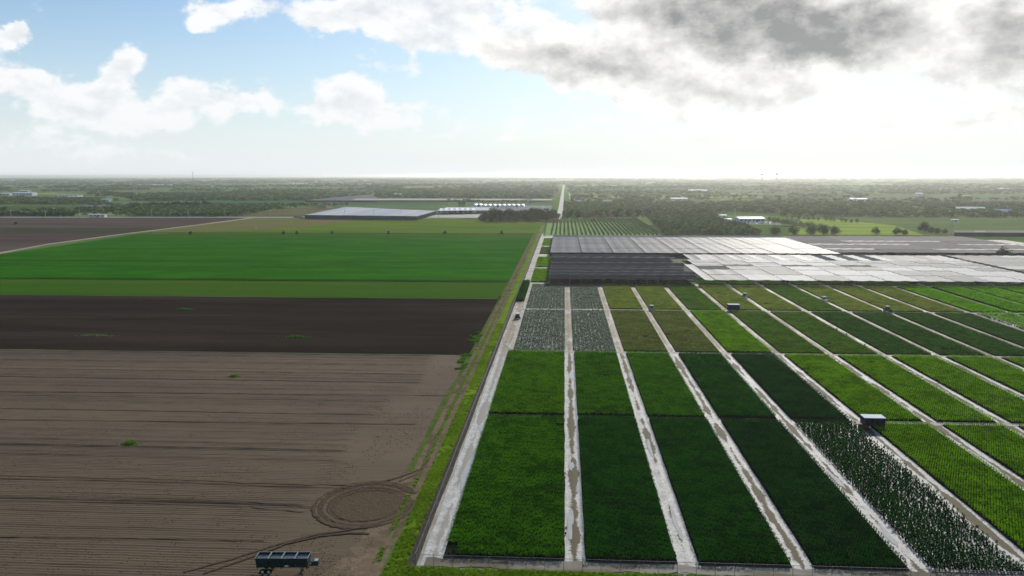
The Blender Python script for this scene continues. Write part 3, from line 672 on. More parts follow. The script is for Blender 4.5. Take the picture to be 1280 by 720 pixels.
scatter('grass', 'tuft', P, 'short green grass outside the front fence', 'grass')
P = np.c_[RNG.uniform(-30.3, -29.3, 1500), RNG.uniform(120, 330, 1500), np.full(1500, .09)]
scatter('grass', 'tuft', P[valnoise(P, 5, 9) > .4], 'thin grass between the two wheel ruts', 'grass', sc=np.full((int((valnoise(P, 5, 9) > .4).sum()), 3), .7))
P = np.c_[RNG.normal(-33.4, .9, 2600), RNG.uniform(250, 410, 2600), np.full(2600, .09)]
scatter('weeds', 'weed', P[(valnoise(P, 14, 12) > .66) & (valnoise(P, 2, 13) > .62)], 'ragged green weeds along the right edge of the bare fields', 'weeds')
for i, (px, py, L_, where) in enumerate(((293, 471, 2.6, 'in the upper middle of the tilled field'), (162, 555.5, 2.6, 'in the left of the tilled field'), (120, 420, 10, 'in the left of the dark soil field'), (372, 421.5, 8, 'in the middle of the dark soil field'), (232, 387, 5, 'high in the dark soil field'))):
    p = G(px, py); rng = random.Random(i); mb = MB(); n = 160
    for _ in range(n):
        x = rng.gauss(0, L_ * .42); y = rng.gauss(0, .45); q = max(.2, 1 - abs(x) / L_); a = rng.uniform(0, 6.28); d = Vector((math.cos(a), math.sin(a), 0)); s = d.cross(Vector((0, 0, 1))) * .12; b_ = Vector((x, y, 0)); hh = rng.uniform(.3, .9) * q
        mb.add([b_ - s, b_ + s, b_ + d * hh * .5 + s * .5 + Vector((0, 0, hh)), b_ + d * hh * .6 - s * .5 + Vector((0, 0, hh))], [(0, 1, 2, 3)])
    tag(mb.build('weed_patch', WEEDM, loc=(p.x, p.y, .1)), 'small bright green weed patch ' + where, 'weeds')

def clod(seed):
    r = random.Random(seed); mb = MB(); n = 6; vs = [(0, 0, .6)]
    for i in range(n): vs.append((math.cos(i * 1.047) * r.uniform(.35, .6), math.sin(i * 1.047) * r.uniform(.35, .6), r.uniform(.15, .4)))
    for i in range(n): vs.append((math.cos(i * 1.047) * r.uniform(.5, .75), math.sin(i * 1.047) * r.uniform(.5, .75), -.1))
    return mb.add(vs, [(0, 1 + i, 1 + (i + 1) % n) for i in range(n)] + [(1 + i, 7 + i, 7 + (i + 1) % n, 1 + (i + 1) % n) for i in range(n)]).mesh('clod', CLODM)
variants('clod', [clod(i) for i in range(4)])
P = np.c_[RNG.uniform(-190, -32, 60000), 110 + 160 * RNG.uniform(0, 1, 60000) ** 1.3, np.full(60000, .10)]; P[:, 1] = np.where(RNG.uniform(0, 1, len(P)) < .6, np.round((P[:, 1] - 96) / .85) * .85 + 96.1 + RNG.normal(0, .12, len(P)), P[:, 1])
P = P[valnoise(P, 6, 15) * .6 + valnoise(P, 1.5, 16) * .4 > .47]; q = np.minimum(RNG.gamma(2.0, .028, len(P)) + .035, .16)
scatter('soil_clods', 'clod', P, 'loose clods strewn over the tilled field', 'soil', sc=np.stack([q, q, q * .8], 1))
# ================================================================== TREES
TLEAF = [leaf_mat('tree_leaf_dark', (.042, .090, .026), (.090, .150, .042), .3, .05), leaf_mat('tree_leaf_mid', (.095, .170, .042), (.165, .235, .066), .3, .05),
         leaf_mat('tree_leaf_pale', (.16, .225, .070), (.24, .29, .10), .3, .05)]
BARK = mat('bark', (.075, .058, .042), (.11, .088, .066), 2, .95)
def tree_meshes(seed, lm, h=10.0, r=4.2, nl=520, leaf=.95, trunk=.28, squat=False):
    rng = random.Random(seed); T = MB(); C = MB(); th = h * (.24 if squat else .34)
    T.tube((0, 0, 0), (.15, .1, th), trunk, trunk * .72, 7); lob = []
    for i in range(7):
        a = i * 2.4 + rng.uniform(-.4, .4); q = rng.uniform(.25, .72) * r; z = h * rng.uniform(.30, .80); e = Vector((q * math.cos(a), q * math.sin(a), z))
        T.tube((.15, .1, th * .9), e, trunk * .5, trunk * .14, 5); lob.append((e, r * rng.uniform(.36, .58)))
    lob.append((Vector((0, 0, h * .80)), r * .5)); lob.append((Vector((0, 0, h * .5)), r * .66)); lob.append((Vector((r * .3, -r * .3, h * .30)), r * .6)); lob.append((Vector((-r * .35, -r * .2, h * .28)), r * .55))
    for _ in range(nl):
        c, rr = rng.choice(lob); u = Vector((rng.gauss(0, 1), rng.gauss(0, 1), rng.gauss(0, 1))).normalized(); p = c + u * rr * (rng.random() ** .4); p.z = max(p.z, h * rng.uniform(.06, .2))
        n = (u + Vector((rng.uniform(-.7, .7), rng.uniform(-.7, .7), rng.uniform(-.2, .8)))).normalized(); t = n.orthogonal().normalized(); t.rotate(Matrix.Rotation(rng.uniform(0, 6.28), 3, n)); b = n.cross(t); s = leaf * rng.uniform(.55, 1.2)
        C.add([p - t * s * .5, p + b * s * .38, p + t * s * .5, p - b * s * .38], [(0, 1, 2, 3)])
    return T.mesh('trunk', BARK), C.mesh('crown', lm)
TREES = {t: [tree_meshes(10 * t + i, TLEAF[t], squat=(i % 2 == 0)) for i in range(4)] for t in range(3)}
DENSE = leaf_mat('tree_leaf_dense', (.018, .042, .012), (.040, .078, .022), .3, .05)
TREES[3] = [tree_meshes(300 + i, DENSE, r=4.8, nl=900, leaf=1.0, squat=True) for i in range(4)]
ROUND = [tree_meshes(200 + i, DENSE, 7.0, 4.6, 800, .85, .3, True) for i in range(3)]
def tree(px, py, hgt, label, t=0, group=None, rad=1.0, src=None, dy=0.0):
    p = G(px, py); tm, cm = random.choice(src or TREES[t]); h0 = 7.0 if src is ROUND else 10.0
    r = thing('tree', label, 'tree', (p.x, p.y + dy, 0), random.uniform(0, 6.28), group); s = hgt / h0; r.scale = (s * rad, s * rad, s)
    link('trunk', tm, r); link('crown', cm, r); return r
for i in range(30):
    x = 602 + i * 3.15 + random.uniform(-1.5, 1.5); y = 276.4 + 1.4 * (i % 2) - 1.0 * (i / 30) - (i % 3) * .9
    hh = random.uniform(11, 18) * (.72 if i < 2 else 1.0)
    tree(x, y, hh, 'dark bushy tree in the dense clump left of the straight road', 3, 'tree clump left of the road', 1.05)
for i in range(26):
    x = 706 + i * 4.1 + random.uniform(-2, 2); tree(x, 274.8 - (i % 3) * 1.6 - i * .10, random.uniform(8, 13), 'dark tree in the belt right of the straight road', 3 if i % 3 else 1, 'tree belt right of the road', 1.1)
for i, (x, y, h, w) in enumerate(((969, 293.6, 9.5, 'first'), (992, 293.6, 9.5, 'second'), (1014, 293.5, 9.5, 'third'), (1029.5, 293.2, 10, 'fourth'), (1043, 293.4, 9, 'fifth'), (1095, 292.8, 7.5, 'sixth'), (1121, 293.2, 8, 'seventh'), (1131, 293.4, 6, 'eighth'), (1155, 289.5, 11, 'ninth'), (1164, 291, 7, 'tenth'), (1172, 291.8, 6, 'eleventh'), (1181, 292, 5, 'twelfth'))):
    tree(x, y, h, '%s round dark bush from the left behind the shade house roofs' % w, 0, None, 1.05, ROUND)
for i in range(22):
    t = i / 21; tree(962 + 78 * t + random.uniform(-1, 1), 278 + 12.5 * t + random.uniform(-.6, .6), random.uniform(7, 9.5), 'round tree in the diagonal row below the blue walled building', 1, 'diagonal tree row', 1.15, None)
for i in range(14):
    tree(985 + i * 6.5 + random.uniform(-2, 2), 273.2 + i * .45 + random.uniform(-.4, .4), random.uniform(4, 8), 'low tree on the field edge right of the blue walled building', 0, 'field edge trees', 1.2)
tree(1253, 322.5, 8.6, 'single round dark tree standing among the shade houses at the right', 0, None, .95, ROUND)
tree(579, 258.6, 13, 'dark spreading tree behind the front hoop houses', 0, None, 1.25); tree(575, 258.2, 11, 'smaller dark tree left of the spreading tree behind the hoop houses', 0, None, 1.1)
for i in range(24): tree(-14 + i * 4.6 + random.uniform(-1.5, 1.5), 271.0 - random.uniform(0, .5), random.uniform(6, 9), 'dark tree in the hedge behind the pale road at the left', 3, 'hedge trees at the left', 1.25)
for i in range(20): tree(164 + i * 5.0 + random.uniform(-2, 2), 258 + random.uniform(0, 3) + (2 if i < 4 else 0), random.uniform(9, 14), 'dark tree in the wood edge above the reddish field', 3, 'wood edge trees at the left', 1.2)
for i, (x, y) in enumerate(((238, 293.4), (371, 293.2), (415, 293), (485.5, 293), (556, 293), (627, 293), (354.5, 293.3))):
    tree(x, y, 4.2, 'small lone bush on the crop edge, %s from the left' % NTH[i], 1, None, .7, ROUND)

# masses of trees far out, where single crowns melt together
def clump(seed, lm, n=110, r=4.4, h=8.0, leaf=1.7):
    rng = random.Random(seed); C = MB(); lob = [(Vector((rng.uniform(-r, r) * .45, rng.uniform(-r, r) * .45, h * rng.uniform(.45, .75))), r * rng.uniform(.4, .6)) for _ in range(5)]
    C.tube((0, 0, 0), (0, 0, h * .5), .3, .2, 4)
    for _ in range(n):
        c, rr = rng.choice(lob); u = Vector((rng.gauss(0, 1), rng.gauss(0, 1), rng.gauss(0, 1))).normalized(); p = c + u * rr * (rng.random() ** .4); p.z = max(p.z, .8)
        nn = (u + Vector((rng.uniform(-.6, .6), rng.uniform(-.6, .6), rng.uniform(0, .8)))).normalized(); t = nn.orthogonal().normalized(); b = nn.cross(t); s = leaf * rng.uniform(.6, 1.2)
        C.add([p - t * s * .5, p + b * s * .4, p + t * s * .5, p - b * s * .4], [(0, 1, 2, 3)])
    return C.mesh('far_crown', lm)
variants('wood', [clump(i, TLEAF[i % 3 if i > 2 else 0]) for i in range(7)])
variants('orchard', [clump(60 + i, TLEAF[0 if i else 1], 120, 3.4, 6.0, 1.4) for i in range(3)])
variants('young', [clump(80 + i, TLEAF[1], 34, .95, 2.1, .6) for i in range(3)])
# the orchards beyond the shade houses
op = [G(x, y)[:2] for x, y in ((806, 268.5), (888, 268.5), (905, 278.5), (930, 284.5), (950, 294.3), (832, 294.3))]
xs = np.arange(90, 420, 6.3); ys = np.arange(820, 1400, 7.0); gx, gy = np.meshgrid(xs, ys); P = np.stack([gx.ravel(), gy.ravel()], 1) + RNG.normal(0, .7, (gx.size, 2)); P = P[inpoly(P, op)]
scatter('orchard', 'orchard', P, 'dense dark orchard behind the shade houses', 'orchard')
pxpoly('orchard_floor', [(806, 268.5), (888, 268.5), (905, 278.5), (930, 284.5), (952, 294.3), (828, 294.3)], .06, FM['mid'])
yp = [G(x, y)[:2] for x, y in ((692, 276), (797, 273.4), (828, 294.6), (688, 294.6))]
pxpoly('grass_field', [(682, 275.6), (797, 273), (829, 294.8), (679, 294.8)], .055, FM['grass'])
pxpoly('grass_field', [(684, 279), (790, 277), (827, 294.8), (681, 294.8)], .075, mat('vivid_alleys', (.10, .215, .022), (.08, .175, .02), .05, .95, .1, stretch=(1, .2, 1)))
xs = np.arange(-13, 130, 4.6); ys = np.arange(835, 1200, 2.0); gx, gy = np.meshgrid(xs, ys); P = np.stack([gx.ravel(), gy.ravel()], 1) + RNG.normal(0, .25, (gx.size, 2)); P = P[inpoly(P, yp)]
scatter('young_orchard', 'young', P, 'rows of young trees on bright grass behind the shade houses', 'orchard')
# woods of the plain: clumped, leaving the fields, road and buildings open
CLEAR = FAR_FIELDS + [[G(x, y)[:2] for x, y in q] for q in (
    [(355, 273), (700, 275), (694, 255), (590, 254), (425, 257.5)], [(380, 252), (700, 252), (700, 246.8), (465, 242)], [(880, 283), (985, 283), (975, 269), (895, 268)], [(990, 300), (1340, 300), (1340, 272), (1040, 272)],
    [(-200, 275), (320, 275), (300, 271), (-200, 270.5)], [(-60, 259), (60, 259), (60, 255), (-60, 255)], [(0, 247), (110, 247), (110, 240), (0, 240)], [(676, 296), (1000, 296), (975, 272), (800, 268), (680, 274)], [(1190, 266), (1285, 266), (1285, 257), (1190, 257)])]
def wood(name, d0, d1, n, thr, size, label, seed, xr=(-.85, .80), sc=(1, 1), noise_s=None):
    r = np.random.default_rng(seed); y = np.sqrt(r.uniform(d0 * d0, d1 * d1, n)); x = y * r.uniform(xr[0], xr[1], n); P = np.stack([x, y], 1)
    k = .6 * valnoise(P * np.array([1, 1.9]), noise_s or d0 * .16, seed) + .4 * valnoise(P, (noise_s or d0 * .16) * .3, seed + 1); keep = k > thr
    keep &= ~((np.abs(P[:, 0] + 4) < 22 + .0 * y) & (y < 5200)); keep &= ~((P[:, 0] > -30) & (P[:, 0] < 430) & (y < 1000))
    for q in CLEAR: keep &= ~inpoly(P, q)
    P = P[keep]; s = r.uniform(.7, 1.3, len(P)) * size
    scatter(name, 'wood', P, label, 'woodland', sc=np.stack([s * sc[0] * r.uniform(.9, 1.4, len(P)), s * sc[0] * r.uniform(.9, 1.4, len(P)), s * sc[1]], 1))
wood('woodland', 1190, 2000, 9000, .48, 1.0, 'scattered trees and groves just beyond the farm fields', 21, sc=(1.1, .85), noise_s=120)
wood('woodland', 2000, 3600, 15000, .50, 1.15, 'grove-dotted middle distance beyond the hoop houses', 22, sc=(1.5, .9), noise_s=220)
wood('woodland', 3600, 7000, 15000, .51, 1.3, 'hazy tree belts in the far distance', 23, sc=(2.6, 1.1), noise_s=420)
wood('woodland', 7000, 16000, 12000, .52, 1.6, 'faint line of woods on the horizon', 24, sc=(5.0, 1.3), noise_s=900)
def grove(px, n, size, label, seed, sc=(1.2, 1)):
    r = np.random.default_rng(seed); q = np.array([G(x, y)[:2] for x, y in px]); lo, hi = q.min(0), q.max(0); P = r.uniform(lo, hi, (n, 2)); P = P[inpoly(P, q)]
    s = r.uniform(.75, 1.2, len(P)) * size; scatter('grove', 'wood', P, label, 'woodland', sc=np.stack([s * sc[0], s * sc[0], s * sc[1]], 1))
grove([(170, 271), (300, 271), (345, 261), (330, 257.6), (185, 258)], 2600, .85, 'dark scrubby grove above the reddish fields at the left', 31)
grove([(165, 251), (390, 251), (470, 242.6), (330, 240.4), (160, 246)], 5200, 1.1, 'long dark wood band behind the emerald field', 32, (1.6, 1))
grove([(705, 272), (800, 271), (800, 258), (708, 256)], 2600, 1.0, 'thick green wood right of the road', 33)
grove([(800, 267), (900, 267), (900, 258), (800, 258)], 1800, .95, 'green wood above the dark orchard', 34)
grove([(590, 248.6), (690, 248.6), (690, 238), (600, 238)], 4200, 1.2, 'wood between the hoop houses and the yellow field', 35, (1.6, 1))
grove([(470, 247.5), (600, 248.5), (600, 239), (470, 239)], 4200, 1.2, 'wood behind the long far shade roof', 36, (1.6, 1))
grove([(905, 264.6), (1080, 271), (1080, 258), (905, 256)], 3600, 1.05, 'wood beyond the blue walled building', 37, (1.4, 1))
grove([(1080, 271.6), (1290, 272), (1290, 256), (1080, 257)], 3600, .95, 'wood around the white houses at the right', 38, (1.3, 1))
grove([(-20, 256), (130, 255.6), (130, 249), (-20, 249)], 2400, 1.0, 'dark hedge wood in front of the long white sheds', 39, (1.4, .9))
#@@BUILT
# ================================================================== SHADE HOUSES
def cloth_mat(name, c1, c2, rough=.42, spec=.5, alpha=0.0):
    b = NB(name); n1 = b.noise(b.pos((.25, 1, 1)), .25, 4, .6); n2 = b.noise(b.pos((1, .15, 1)), .5, 3, .6); oi = b.N.new('ShaderNodeObjectInfo')
    n3 = b.noise(b.pos((.03, .9, 1)), .6, 5, .65)
    f = b.mth('ADD', b.mth('MULTIPLY', n1, .35), b.mth('ADD', b.mth('MULTIPLY', n3, .55), b.mth('ADD', b.mth('MULTIPLY', n2, .25), b.mth('MULTIPLY', b.mth('SUBTRACT', oi.outputs['Random'], .55), .7))))
    b.bump(n2, .25, .2); m = b.done(b.mix(b.step(f, .3, .75), c1, c2), rough, spec)
    if alpha:                                           # open weave: part of the light goes straight through
        t = b.N.new('ShaderNodeBsdfTransparent'); mx = b.N.new('ShaderNodeMixShader'); mx.inputs[0].default_value = alpha
        b.L.new(b.b.outputs[0], mx.inputs[1]); b.L.new(t.outputs[0], mx.inputs[2]); b.L.new(mx.outputs[0], b.out.inputs[0])
    return m
CLOTH_DARK = cloth_mat('black_shade_cloth', (.026, .029, .034), (.042, .046, .053), .75, .0)
CLOTH_STRIPE = cloth_mat('faded_shade_cloth', (.10, .105, .11), (.17, .17, .17), .75, .0)
CLOTH_GREY = cloth_mat('grey_shade_cloth', (.065, .07, .082), (.105, .11, .122), .50, .022)
CLOTH_WHITE = cloth_mat('pale_shade_cloth', (.46, .435, .395), (.76, .73, .68), .60, .016, .24)
CLOTH_TAN = cloth_mat('taupe_shade_cloth', (.23, .21, .186), (.30, .275, .245), .75, .0)
STEEL = mat('galvanised_post', (.30, .30, .30), (.22, .22, .22), 1, .5, .5, metal=.4)
DARKSTEEL = mat('dark_post', (.05, .05, .05), (.08, .08, .075), 1, .6)
SH = 4.0
def cloth(parent, x0, x1, y0, y1, m, z=SH, sag=.55, nx=None, ny=None, seed=0):
    """one sagging sheet of shade cloth laced over wires"""
    r = np.random.default_rng(seed + int(x0 * 7 + y0 * 13) % 9999); bx = max(1, round((x1 - x0) / 9.0)); by = max(1, round((y1 - y0) / 9.0)); nx = min(60, bx * 3); ny = min(36, by * 3)
    vs = []; fs = []
    for j in range(ny + 1):
        for i in range(nx + 1):
            u, v = i / nx, j / ny; s = abs(math.sin(math.pi * u * bx)) * .5 + abs(math.sin(math.pi * v * by)) * .5
            vs.append((x0 + (x1 - x0) * u, y0 + (y1 - y0) * v, z - sag * s + r.uniform(-.03, .03)))
    for j in range(ny):
        for i in range(nx): a = j * (nx + 1) + i; fs.append((a, a + 1, a + nx + 2, a + nx + 1))
    mb = MB(); mb.add(vs, fs); return mb.build('cloth_panel', m, parent, smooth=True)
POST = MB().tube((0, 0, 0), (0, 0, SH), .075, .075, 6).mesh('post', STEEL)
POSTD = MB().tube((0, 0, 0), (0, 0, SH), .10, .10, 6).mesh('post', DARKSTEEL)
def posts(parent, x0, x1, y, step, me=POST):
    n = max(1, round((x1 - x0) / step))
    for i in range(n + 1): link('post', me, parent, (x0 + (x1 - x0) * i / n, y, 0))
def curtain(parent, x0, y0, x1, y1, m, z0=.6, z1=SH - .2, name='side_curtain'):
    d = Vector((x1 - x0, y1 - y0, 0)).normalized(); nn = Vector((-d.y, d.x, 0)) * .03; mb = MB()
    a, b_ = Vector((x0, y0, 0)), Vector((x1, y1, 0)); mb.add([a - nn + Vector((0, 0, z0)), b_ - nn + Vector((0, 0, z0)), b_ + nn + Vector((0, 0, z0)), a + nn + Vector((0, 0, z0)), a - nn + Vector((0, 0, z1)), b_ - nn + Vector((0, 0, z1)), b_ + nn + Vector((0, 0, z1)), a + nn + Vector((0, 0, z1))],
        [(3, 2, 1, 0), (4, 5, 6, 7), (0, 1, 5, 4), (1, 2, 6, 5), (2, 3, 7, 6), (3, 0, 4, 7)]); return mb.build(name, m, parent)
def rowY(y, z=SH): return G(700, y, z).y
# 1: dark house with pale stripes
h1 = thing('shade_house', 'wide black shade house with thin pale stripes across its roof, nearest the ditch', 'shade house')
yb = [348.2, 346.2, 342.6, 341.6, 339.0, 338.1, 335.2, 334.0, 332.4, 331.8, 328.0, 327.2, 321.4, 320.5, 318.6, 317.2]
for i in range(len(yb) - 1):
    ya, ye = rowY(yb[i]), rowY(yb[i + 1]); cloth(h1, -8.8, 79.0 - (i % 3) * 2.5, ya + .15, ye - .15, CLOTH_DARK if (yb[i] - yb[i + 1]) > 1.4 else CLOTH_STRIPE, z=SH + (.12 if i % 2 else 0))
posts(h1, -8.8, 78, rowY(348.2), 6.2); curtain(h1, -8.9, rowY(348), -8.9, rowY(318), CLOTH_DARK)
for j in range(1, 9): link('post', POST, h1, (-8.6, rowY(348.2) + j * 16, 0))
# 2: grey house behind it
h2 = thing('shade_house', 'long grey shade house roof brightening to the right, farthest row, beside the young orchard', 'shade house')
ys2 = [rowY(y) for y in (315.4, 309.6, 304.0, 298.6, 296.0, 293.6)]
xs2 = [-10.5 + i * 24.1 for i in range(10)]
for j in range(5):
    for i in range(9): cloth(h2, xs2[i] + .3, xs2[i + 1] - .3, ys2[j] + .6, ys2[j + 1] - .6, CLOTH_GREY if j < 4 else CLOTH_STRIPE, z=SH + .1 * ((i + j) % 2))
posts(h2, -10.5, 206, ys2[0], 12, POSTD); curtain(h2, -10.5, ys2[0] + .4, 206, ys2[0] + .4, CLOTH_DARK); curtain(h2, -10.6, ys2[0], -10.6, ys2[-1], CLOTH_DARK)
# 3: taupe house at the far right
h3 = thing('shade_house', 'dull taupe shade house roof with a few pale strips at the far right back', 'shade house')
ys3 = [rowY(y) for y in (313.6, 309.8, 308.8, 304.0, 303.2, 300.2, 299.4, 293.8)]
for j in range(7):
    thin = j in (1, 3, 5); x = 207.5
    for i in range(4):
        w = (38, 45, 40, 46)[i]; cloth(h3, x, x + w - .3, ys3[j] + .1, ys3[j + 1] - .1, CLOTH_WHITE if thin and (i + j) % 3 != 2 else CLOTH_TAN, z=SH + .08 * (i % 2)); x += w
posts(h3, 208, 376, ys3[0], 14, POSTD); curtain(h3, 300, ys3[0] + .3, 376, ys3[0] + .3, CLOTH_DARK)
# 4: pale house in the middle front
h4 = thing('shade_house', 'broad pale shade house roof shining in the glare, middle of the front row', 'shade house')
Yf, Yb = rowY(348.4), rowY(317.0); x4 = [85 + i * 18.7 for i in range(11)]
ys4 = [rowY(y) for y in (348.4, 341.5, 335.5, 331.2, 329.4, 326.4, 323.6)]
for j in range(6):
    for i in range(10):
        m = CLOTH_WHITE
        if (i, j) in ((0, 1), (0, 2)): m = CLOTH_STRIPE
        if j in (3,) and i < 6: m = CLOTH_TAN if i % 2 else CLOTH_WHITE
        if (i == 0 and j == 1): m = CLOTH_GREY
        cloth(h4, x4[i] + .25, x4[i + 1] - .25, ys4[j] + .4, ys4[j + 1] - .4, m, z=SH + .08 * ((i + j) % 2))
k = 24
for i in range(k):                                     # back bay: narrow dark and pale sheets by turns
    xa = 88 + i * (272 - 88) / k; xb = 88 + (i + 1) * (272 - 88) / k
    cloth(h4, xa + .1, xb - .1, ys4[-1] + .2, Yb, (CLOTH_GREY if i < 12 else CLOTH_STRIPE) if i % 2 == 0 and i < 17 else CLOTH_WHITE, z=SH)
posts(h4, 86, 272, Yf, 6.2)
link_panel = cloth(h4, 79.3, 84.8, Yf + .5, rowY(329), CLOTH_WHITE, z=SH - .1)
curtain(h4, 272.3, rowY(331), 272.3, Yb, CLOTH_DARK)
# 5: right hand front house
h5 = thing('shade_house', 'pale shade house roof cut by the right edge, right of the dark gap', 'shade house')
ys5 = [rowY(y) for y in (346, 338, 333, 329, 324, 319, 316.6)]
for j in range(6):
    for i in range(3): cloth(h5, 277 + i * 34 + .1, 277 + (i + 1) * 34 - .1, ys5[j] + .1, ys5[j + 1] - .1, CLOTH_WHITE if j > 2 else (CLOTH_TAN if (i + j) % 2 else CLOTH_WHITE), z=SH)
posts(h5, 277, 379, ys5[0], 6.2)
poly('shade_floor', [(-8, 458), (380, 458), (380, 800), (-8, 800)], .05, mat('shade_floor_soil', (.10, .11, .05), (.06, .07, .035), .2, .95, .1))
# left far shade house and the long far roof
h6 = thing('shade_house', 'pale blue-grey flat shade house with dark sides beyond the pasture', 'shade house')
SHH = 6.0
a0 = G(381, 268.6, SHH); a1 = G(522, 270.2, SHH); a2 = G(545, 263.6, SHH); a3 = G(612, 262.6, SHH); a4 = G(614, 259.0, SHH); a5 = G(432, 258.6, SHH)
FARCLOTH = cloth_mat('blue_grey_cloth', (.32, .35, .40), (.40, .42, .46), .6, .08)
def flat_roof(parent, pts, z, m, name='cloth_panel'):
    mb = MB(); n = len(pts); mb.add([(p.x, p.y, z) for p in pts] + [(p.x, p.y, z - .15) for p in pts], [tuple(range(n)), tuple(range(2 * n - 1, n - 1, -1))] + [(i, i + n, (i + 1) % n + n, (i + 1) % n) for i in range(n)])
    return mb.build(name, m, parent)
nb = 9
for i in range(nb):
    t0, t1 = i / nb, (i + 1) / nb - .006
    flat_roof(h6, [a0.lerp(a1, t0), a0.lerp(a1, t1), a5.lerp(a2, t1), a5.lerp(a2, t0)], SHH + .1 * (i % 2), FARCLOTH)
flat_roof(h6, [a2, a3, a4, a5.lerp(a4, .7)], SHH - .2, FARCLOTH)
b0, b1 = G(367, 271.4), G(520, 272.4)
curtain(h6, a0.x, a0.y, a1.x, a1.y, mat('navy_curtain', (.030, .042, .058), (.045, .058, .078), .1, .7), .9, SHH - .2); curtain(h6, a1.x, a1.y, a2.x, a2.y, CLOTH_DARK, .6, SHH - .2)
curtain(h6, b0.x, b0.y, a0.x, a0.y, MATS['white_marl'], .1, 2.2)
for i in range(16): p = a0.lerp(a1, i / 15); link('post', MB().tube((0, 0, 0), (0, 0, SHH), .14, .14, 5).mesh('post', STEEL) if i == 0 else h6.children[-1].data, h6, (p.x, p.y - .3, 0))
h7 = thing('shade_house', 'long low grey shade roof with a pale edge, far behind the pale blue-grey one', 'shade house')
q = [G(382, 250.4, 4), G(472, 250.8, 4), G(470, 243.0, 4), G(440, 244.6, 4)]; flat_roof(h7, q, 4, FM['grey'])
flat_roof(h7, [G(440, 250.2, 4), G(690, 250.4, 4), G(690, 248.8, 4), G(445, 248.4, 4)], 4.4, CLOTH_WHITE, 'pale_edge')
curtain(h7, q[0].x, q[0].y - 1, q[1].x, q[1].y - 1, CLOTH_DARK, .2, 3.6)
p0, p1 = G(100, 258.2, 4), G(166, 258.2, 4); h8 = thing('shade_house', 'narrow pale shade roof in front of the left grove', 'shade house')
flat_roof(h8, [p0, p1, G(166, 256.0, 4), G(112, 256.2, 4)], 4, CLOTH_GREY); curtain(h8, p0.x, p0.y - .5, p1.x, p1.y - .5, CLOTH_DARK, .2, 3.6)
h9 = thing('shade_house', 'thin flat dark roof with a bright edge at the right, behind the taupe roof', 'shade house')
p0, p1 = G(1193, 290.3, 4), G(1330, 291, 4); flat_roof(h9, [p0, p1, G(1330, 288.2, 4), G(1193, 288, 4)], 4, CLOTH_TAN); curtain(h9, p0.x, p0.y - .5, p1.x, p1.y - .5, CLOTH_DARK, .2, 3.7)

# ================================================================== HOOP HOUSES
FILM = mat('white_film', (.74, .76, .78), (.66, .68, .70), .3, .4, .5); FRAME = STEEL; DARKDOOR = mat('dark_opening', (.03, .035, .04), (.05, .055, .06), .5, .8)
def hoop_kit(w, h, l):
    n = 10; mb = MB(); vs = []
    for y in (0, l):
        for i in range(n + 1): a = math.pi * i / n; vs.append((-w / 2 * math.cos(a), y, h * (math.sin(a) ** .8)))
    m1 = n + 1; mb.add(vs, [(i, i + 1, m1 + i + 1, m1 + i) for i in range(n)] ); E_ = MB(); E_.add([(v[0], .0, v[2]) for v in vs[:m1]] + [(v[0], .12, v[2]) for v in vs[:m1]], [tuple(range(m1)), tuple(range(2 * m1 - 1, m1 - 1, -1))] + [(i, i + m1, i + 1 + m1, i + 1) for i in range(n)])
    Dm = MB().box(-w * .17, w * .17, -.12, -.02, 0, h * .62)
    return mb.mesh('film_cover', FILM, True), E_.mesh('end_wall', FILM), Dm.mesh('doorway', DARKDOOR)
HK1 = hoop_kit(10.0, 5.0, 40); HK2 = hoop_kit(10.5, 6.5, 30)
def hoop(px, py, kit_, label, door, group):
    p = G(px, py); r = thing('hoop_house', label, 'greenhouse', p, 0.0, group)
    link('film_cover', kit_[0], r); link('end_wall', kit_[1], r)
    if door: link('doorway', kit_[2], r)
for i in range(7): hoop(548.5 + i * 6.75, 266.4, HK2, '%s white hoop house with dark doorway from the left, front group' % NTH[i], True, 'front hoop houses')
for i in range(11): hoop(592.5 + i * 5.95, 258.9 - (.5 if i < 2 else 0), HK1, '%s white hoop house from the left in the back row' % NTH[i], i % 4 == 1, 'back row of hoop houses')
pxpoly('hoop_yard', [(505, 272), (606, 272.4), (612, 264), (540, 264)], .09, MARL)
pxpoly('hoop_yard', [(585, 263), (690, 264), (690, 257), (600, 257)], .07, mat('grey_yard', (.25, .25, .26), (.19, .19, .19), .1))
for i, (px, py, w, c) in enumerate(((537, 269.5, 14, 0), (553, 268.6, 8, 1), (575, 268.8, 14, 0))):
    p = G(px, py); mb = MB(); n = 60; r = random.Random(i)
    for _ in range(n): shrub(mb, r.uniform(-w / 2, w / 2), r.uniform(-1.5, 1.5), 0, r, .7, 1.4, 5, .9)
    tag(mb.build('plant_bed', LEAF['dark'], loc=(p.x, p.y, .1)), 'low dark plant bed on the pale yard, %s from the left' % NTH[i], 'plant bed')

